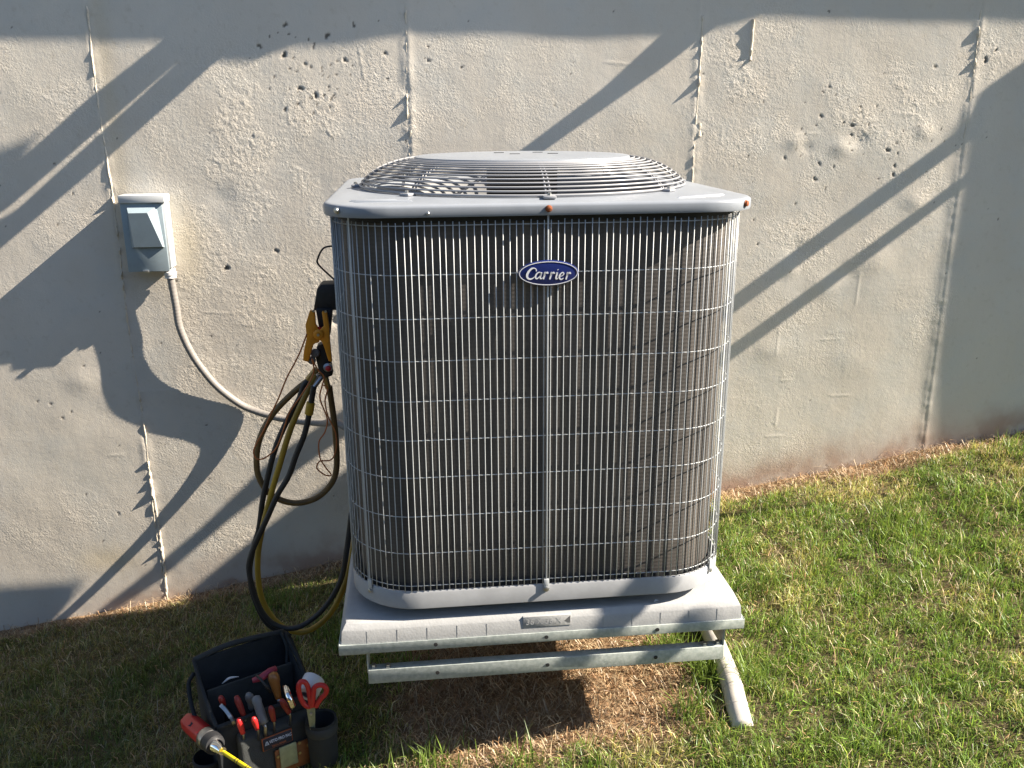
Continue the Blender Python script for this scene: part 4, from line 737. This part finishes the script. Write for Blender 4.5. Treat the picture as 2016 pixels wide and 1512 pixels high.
# scissors
sc_ = thing('scissors', 'red-handled scissors standing in the right side pocket of the tool bag', 'scissors', (-0.5430, -0.3600, -0.2855))
O = Vector((-0.5430, -0.3600, -0.2855))
def ring(pts, r=.0060): P = catmull([Vector(p) - O for p in pts], 5); b = B(); b.tube(P, r, 10); b.obj('finger_loop', M_red, sc_, smooth='all')
ring([(-0.5427, -0.3600, -0.2800), (-0.5518, -0.3600, -0.2778), (-0.5602, -0.3600, -0.2659), (-0.5657, -0.3600, -0.2461), (-0.5664, -0.3600, -0.2240), (-0.5609, -0.3600, -0.2122), (-0.5517, -0.3600, -0.2130), (-0.5457, -0.3600, -0.2258), (-0.5437, -0.3600, -0.2452), (-0.5427, -0.3600, -0.2647), (-0.5415, -0.3600, -0.2801)]); ring([(-0.5389, -0.3620, -0.2788), (-0.5362, -0.3620, -0.2582), (-0.5339, -0.3620, -0.2418), (-0.5307, -0.3620, -0.2284), (-0.5210, -0.3620, -0.2223), (-0.5096, -0.3620, -0.2246), (-0.5033, -0.3620, -0.2348), (-0.5077, -0.3620, -0.2482), (-0.5164, -0.3620, -0.2571), (-0.5241, -0.3620, -0.2676), (-0.5308, -0.3620, -0.2795)])
for dx in (-.004, .004):
    b = B(); b.prism([(dx - .006, .004), (dx + .006, .004), (dx * .4 + .002, -.085), (dx * .4 - .002, -.085)], -.0015 + dx * .2, .0015 + dx * .2); b.obj('scissor_blade', M_buckle, sc_, bevel=.0005)
b = B(); b.lathe([(.004, 0), (.003, .002), (.0001, .0025)], 12, Matrix.Translation((.0, -.004, -.012)) @ Matrix.Rotation(PI / 2, 4, 'X'), cap=False); b.obj('pivot_screw', M_zinc, sc_, smooth=True)
# red power driver leaning on the bag
dr = thing('power_driver', 'red power driver with steel collar and long yellow shaft, leaning on the bag', 'driver', (-0.8398, -0.3019, -0.3400))
O = Vector((-0.8398, -0.3019, -0.3400))
def seg(name, a, c, rs, m, n=20, bev=0): 
    A, C = Vector(a) - O, Vector(c) - O; k = len(rs); b = B(); b.tube([A.lerp(C, i / (k - 1)) for i in range(k)], rs, n); return b.obj(name, m, dr, smooth=(not bev), bevel=bev)
body = seg('motor_body', (-0.8419, -0.2979, -0.3400), (-0.7740, -0.3880, -0.3250), [.0215, .0235, .0235, .0235, .0215], M_red, 6, .004)
seg('grip_band', (-0.7775, -0.3828, -0.3260), (-0.7505, -0.4217, -0.3180), [.021, .024, .024, .022], M_black)
seg('steel_collar', (-0.7833, -0.3769, -0.3260), (-0.7664, -0.4008, -0.3210), [.020, .0255, .0255, .024], M_steel)
seg('chuck', (-0.7539, -0.4167, -0.3190), (-0.7287, -0.4505, -0.3130), [.015, .016, .011, .009], M_chrome)
seg('yellow_shaft', (-0.7254, -0.4554, -0.3120), (-0.6425, -0.5472, -0.2950), [.0048] * 6, M_yshaft, 10)
for q in (.42, .5, .78, .84, .9):
    a = Vector((-0.7254, -0.4554, -0.3120)); c = Vector((-0.6425, -0.5472, -0.2950)); seg('shaft_mark', a.lerp(c, q), a.lerp(c, q + .02), [.0051, .0051], M_black, 10)
a_ = Vector((-0.8188, -0.3469, -0.3170)) - O
b = B(); n = 10; b.prism([(.009 * (1 if i % 2 else .5) * math.cos(2 * PI * i / n), .009 * (1 if i % 2 else .5) * math.sin(2 * PI * i / n)) for i in range(n)], -.001, .001, Matrix.Translation(a_) @ Matrix.Rotation(-.9, 4, 'X')); b.obj('logo_mark', M_black, dr)

# ------------------------------------------------------------------ unseen house and timber cutouts, added to cut sky fill and cast shade
def add_sky_blocker():  # unseen house shape, added to block low sky light on the wall
    h = thing('sky_blocker', 'added unseen house-shaped block behind the viewer, cuts the sky fill', 'light blocker', (0, 0, 0)); m = mat('grey_siding', (.16, .17, .18), .8, var=.06, vscale=3); y = -7.5
    B().box((-14, y - 6, -2), (7, y, 1.9)).obj('wall', m, h); b = B(); b.prism([(-14.5, 1.9), (7.5, 1.9), (4, 3.4), (-11, 3.4)], y - 6.3, y + .4); b.obj('roof', mat('roof_shingle', (.07, .065, .06), .9, var=.2, vscale=20), h)
    for i in range(5):
        x = -12 + i * 4; w = B(); w.box((x - .65, y, .3), (x + .65, y + .05, 1.8)); fr = w.obj('window', M_tape, h); g = B(); g.box((x - .57, y + .05, .38), (x + .57, y + .056, 1.72)); g.obj('pane', M_dark, fr)
add_sky_blocker()
def caster(name, label, cat, poly, dist, m=M_wood, th=.006, up=0):
    """added unseen cutout in the outline of its shade, parallel to the wall, dist in front of it, up the sun's way from the shade it gives"""
    P = [(x + 6.4 * dist, z + 4.85 * dist) for x, z in poly]; y = wally(0) - dist
    b = B(); b.prism(P, y - th / 2, y + th / 2); o = b.obj(name, m); return tag(o, label, cat)
caster('top_shade_caster', 'added unseen timber cutout, casts the shade along the top of the wall', 'shade caster', [(-8.0, 1.31), (-1.480, 1.309), (-1.186, 1.303), (-0.930, 1.290), (-0.783, 1.234), (-0.688, 1.227), (-0.642, 1.245), (-0.566, 1.267), (-0.416, 1.268), (-0.264, 1.285), (0.044, 1.283), (0.327, 1.272), (0.535, 1.269), (0.743, 1.302), (0.824, 1.320), (1.174, 1.301), (1.559, 1.286), (1.797, 1.272), (3.5, 1.26), (3.5, 1.75), (-8.0, 1.75)], .17)  # added cutout, lower edge follows the shade line at the wall top
caster('left_band_caster', 'added unseen timber cutout, casts the upper diagonal shade band at the left', 'board', [(-0.847, 1.394), (-0.930, 1.290), (-1.184, 1.114), (-1.381, 0.956), (-1.494, 0.891), (-1.590, 0.840), (-1.605, 0.749), (-1.514, 0.771), (-1.432, 0.822), (-0.885, 1.239), (-0.834, 1.234), (-0.778, 1.284)], .20)  # this and the next two: added cutouts shaped as the left shade
caster('left_band_caster', 'added unseen timber cutout, casts the lower diagonal shade band at the left', 'board', [(-0.893, 1.232), (-1.437, 0.792), (-1.614, 0.703), (-1.637, 0.571), (-1.533, 0.655), (-1.156, 0.939), (-0.783, 1.234), (-0.756, 1.284), (-0.829, 1.284)], .20)
caster('left_blot_caster', 'added unseen timber cutout, casts the small shade blot at the far left', 'bracket', [(-1.574, 0.929), (-1.481, 0.964), (-1.347, 1.011), (-1.405, 0.897), (-1.566, 0.809)], .36)
caster('mid_band_caster', 'added unseen timber cutout, casts the single diagonal shade band mid wall', 'brace', [(0.534, 1.287), (0.679, 1.287), (0.523, 1.173), (0.162, 0.935), (0.040, 0.845), (-0.124, 0.739), (-0.221, 0.741), (-0.025, 0.857), (0.330, 1.108)], .20)  # added cutout shaped as the shade band mid wall
caster('right_shade_caster', 'added unseen timber cutout, casts the wide shade on the right of the wall', 'panel', [(1.803, 1.236), (1.557, 1.072), (1.478, 0.944), (1.524, 0.879), (1.516, 0.677), (1.499, 0.468), (1.515, 0.212), (1.549, -0.137), (1.571, -0.300), (1.57, -1.2), (4.5, -1.2), (4.5, 1.4), (2.0, 1.4)], .34)  # added cutout, left edge follows the right-hand shade on the wall
caster('right_band_caster', 'added unseen timber cutout, casts the upper diagonal shade band at the right', 'rail', [(1.549, 1.064), (1.480, 0.936), (0.836, 0.467), (0.475, 0.202), (0.477, 0.134), (0.840, 0.405), (1.569, 0.935)], .30)  # added pair of cutouts for the diagonal shade bands at the right
caster('right_band_caster', 'added unseen timber cutout, casts the lower diagonal shade band at the right', 'rail', [(1.584, 0.836), (0.848, 0.298), (0.481, 0.035), (0.483, -0.016), (0.851, 0.243), (1.590, 0.795)], .30)
caster('low_band_caster', 'added unseen timber cutout, casts the slanting shade band low on the left', 'strut', [(-0.307, 0.238), (-0.730, -0.042), (-0.989, -0.283), (-1.158, -0.419), (-1.423, -0.620), (-1.409, -0.642), (-1.165, -0.487), (-0.884, -0.251), (-0.576, -0.040), (-0.311, 0.140)], .44)  # added cutout for the low slanting shade band
bz = [(0.1190, -0.0972), (0.1891, -0.1026), (0.2447, -0.0258), (0.4012, 0.0971), (0.3938, 0.2085), (0.3448, 0.1687), (0.1974, -0.0032)]  # outline of the shade wanted on pad and coil; its caster is added
b = B(); b.prism([(x + 6.4 * .3, z + 4.85 * .3) for x, z in bz], -.753, -.747); tag(b.obj('pad_band_caster', M_wood), 'added unseen timber cutout, casts the diagonal shade on the pad and coil', 'brace')
bz = [(0.3015, -0.1112), (0.3673, -0.1162), (0.4555, -0.0410), (0.4508, 0.0241), (0.4176, 0.0264)]  # second shade outline for the pad, cast by another added piece
b = B(); b.prism([(x + 6.4 * .3, z + 4.85 * .3) for x, z in bz], -.753, -.747); tag(b.obj('pad_blot_caster', M_wood), 'added unseen timber cutout, casts the shade blot at the right of the pad', 'block')
caster('low_shade_caster', 'added unseen timber cutout, shades the lower left wall and the ground before it', 'sheet', [(-0.315, 0.031), (-0.530, -0.126), (-0.748, -0.277), (-1.067, -0.533), (-1.432, -0.815), (-1.636, -1.012), (-0.372, -1.350)], .62)  # added cutout, enlarged so the ground by the wall is shaded too
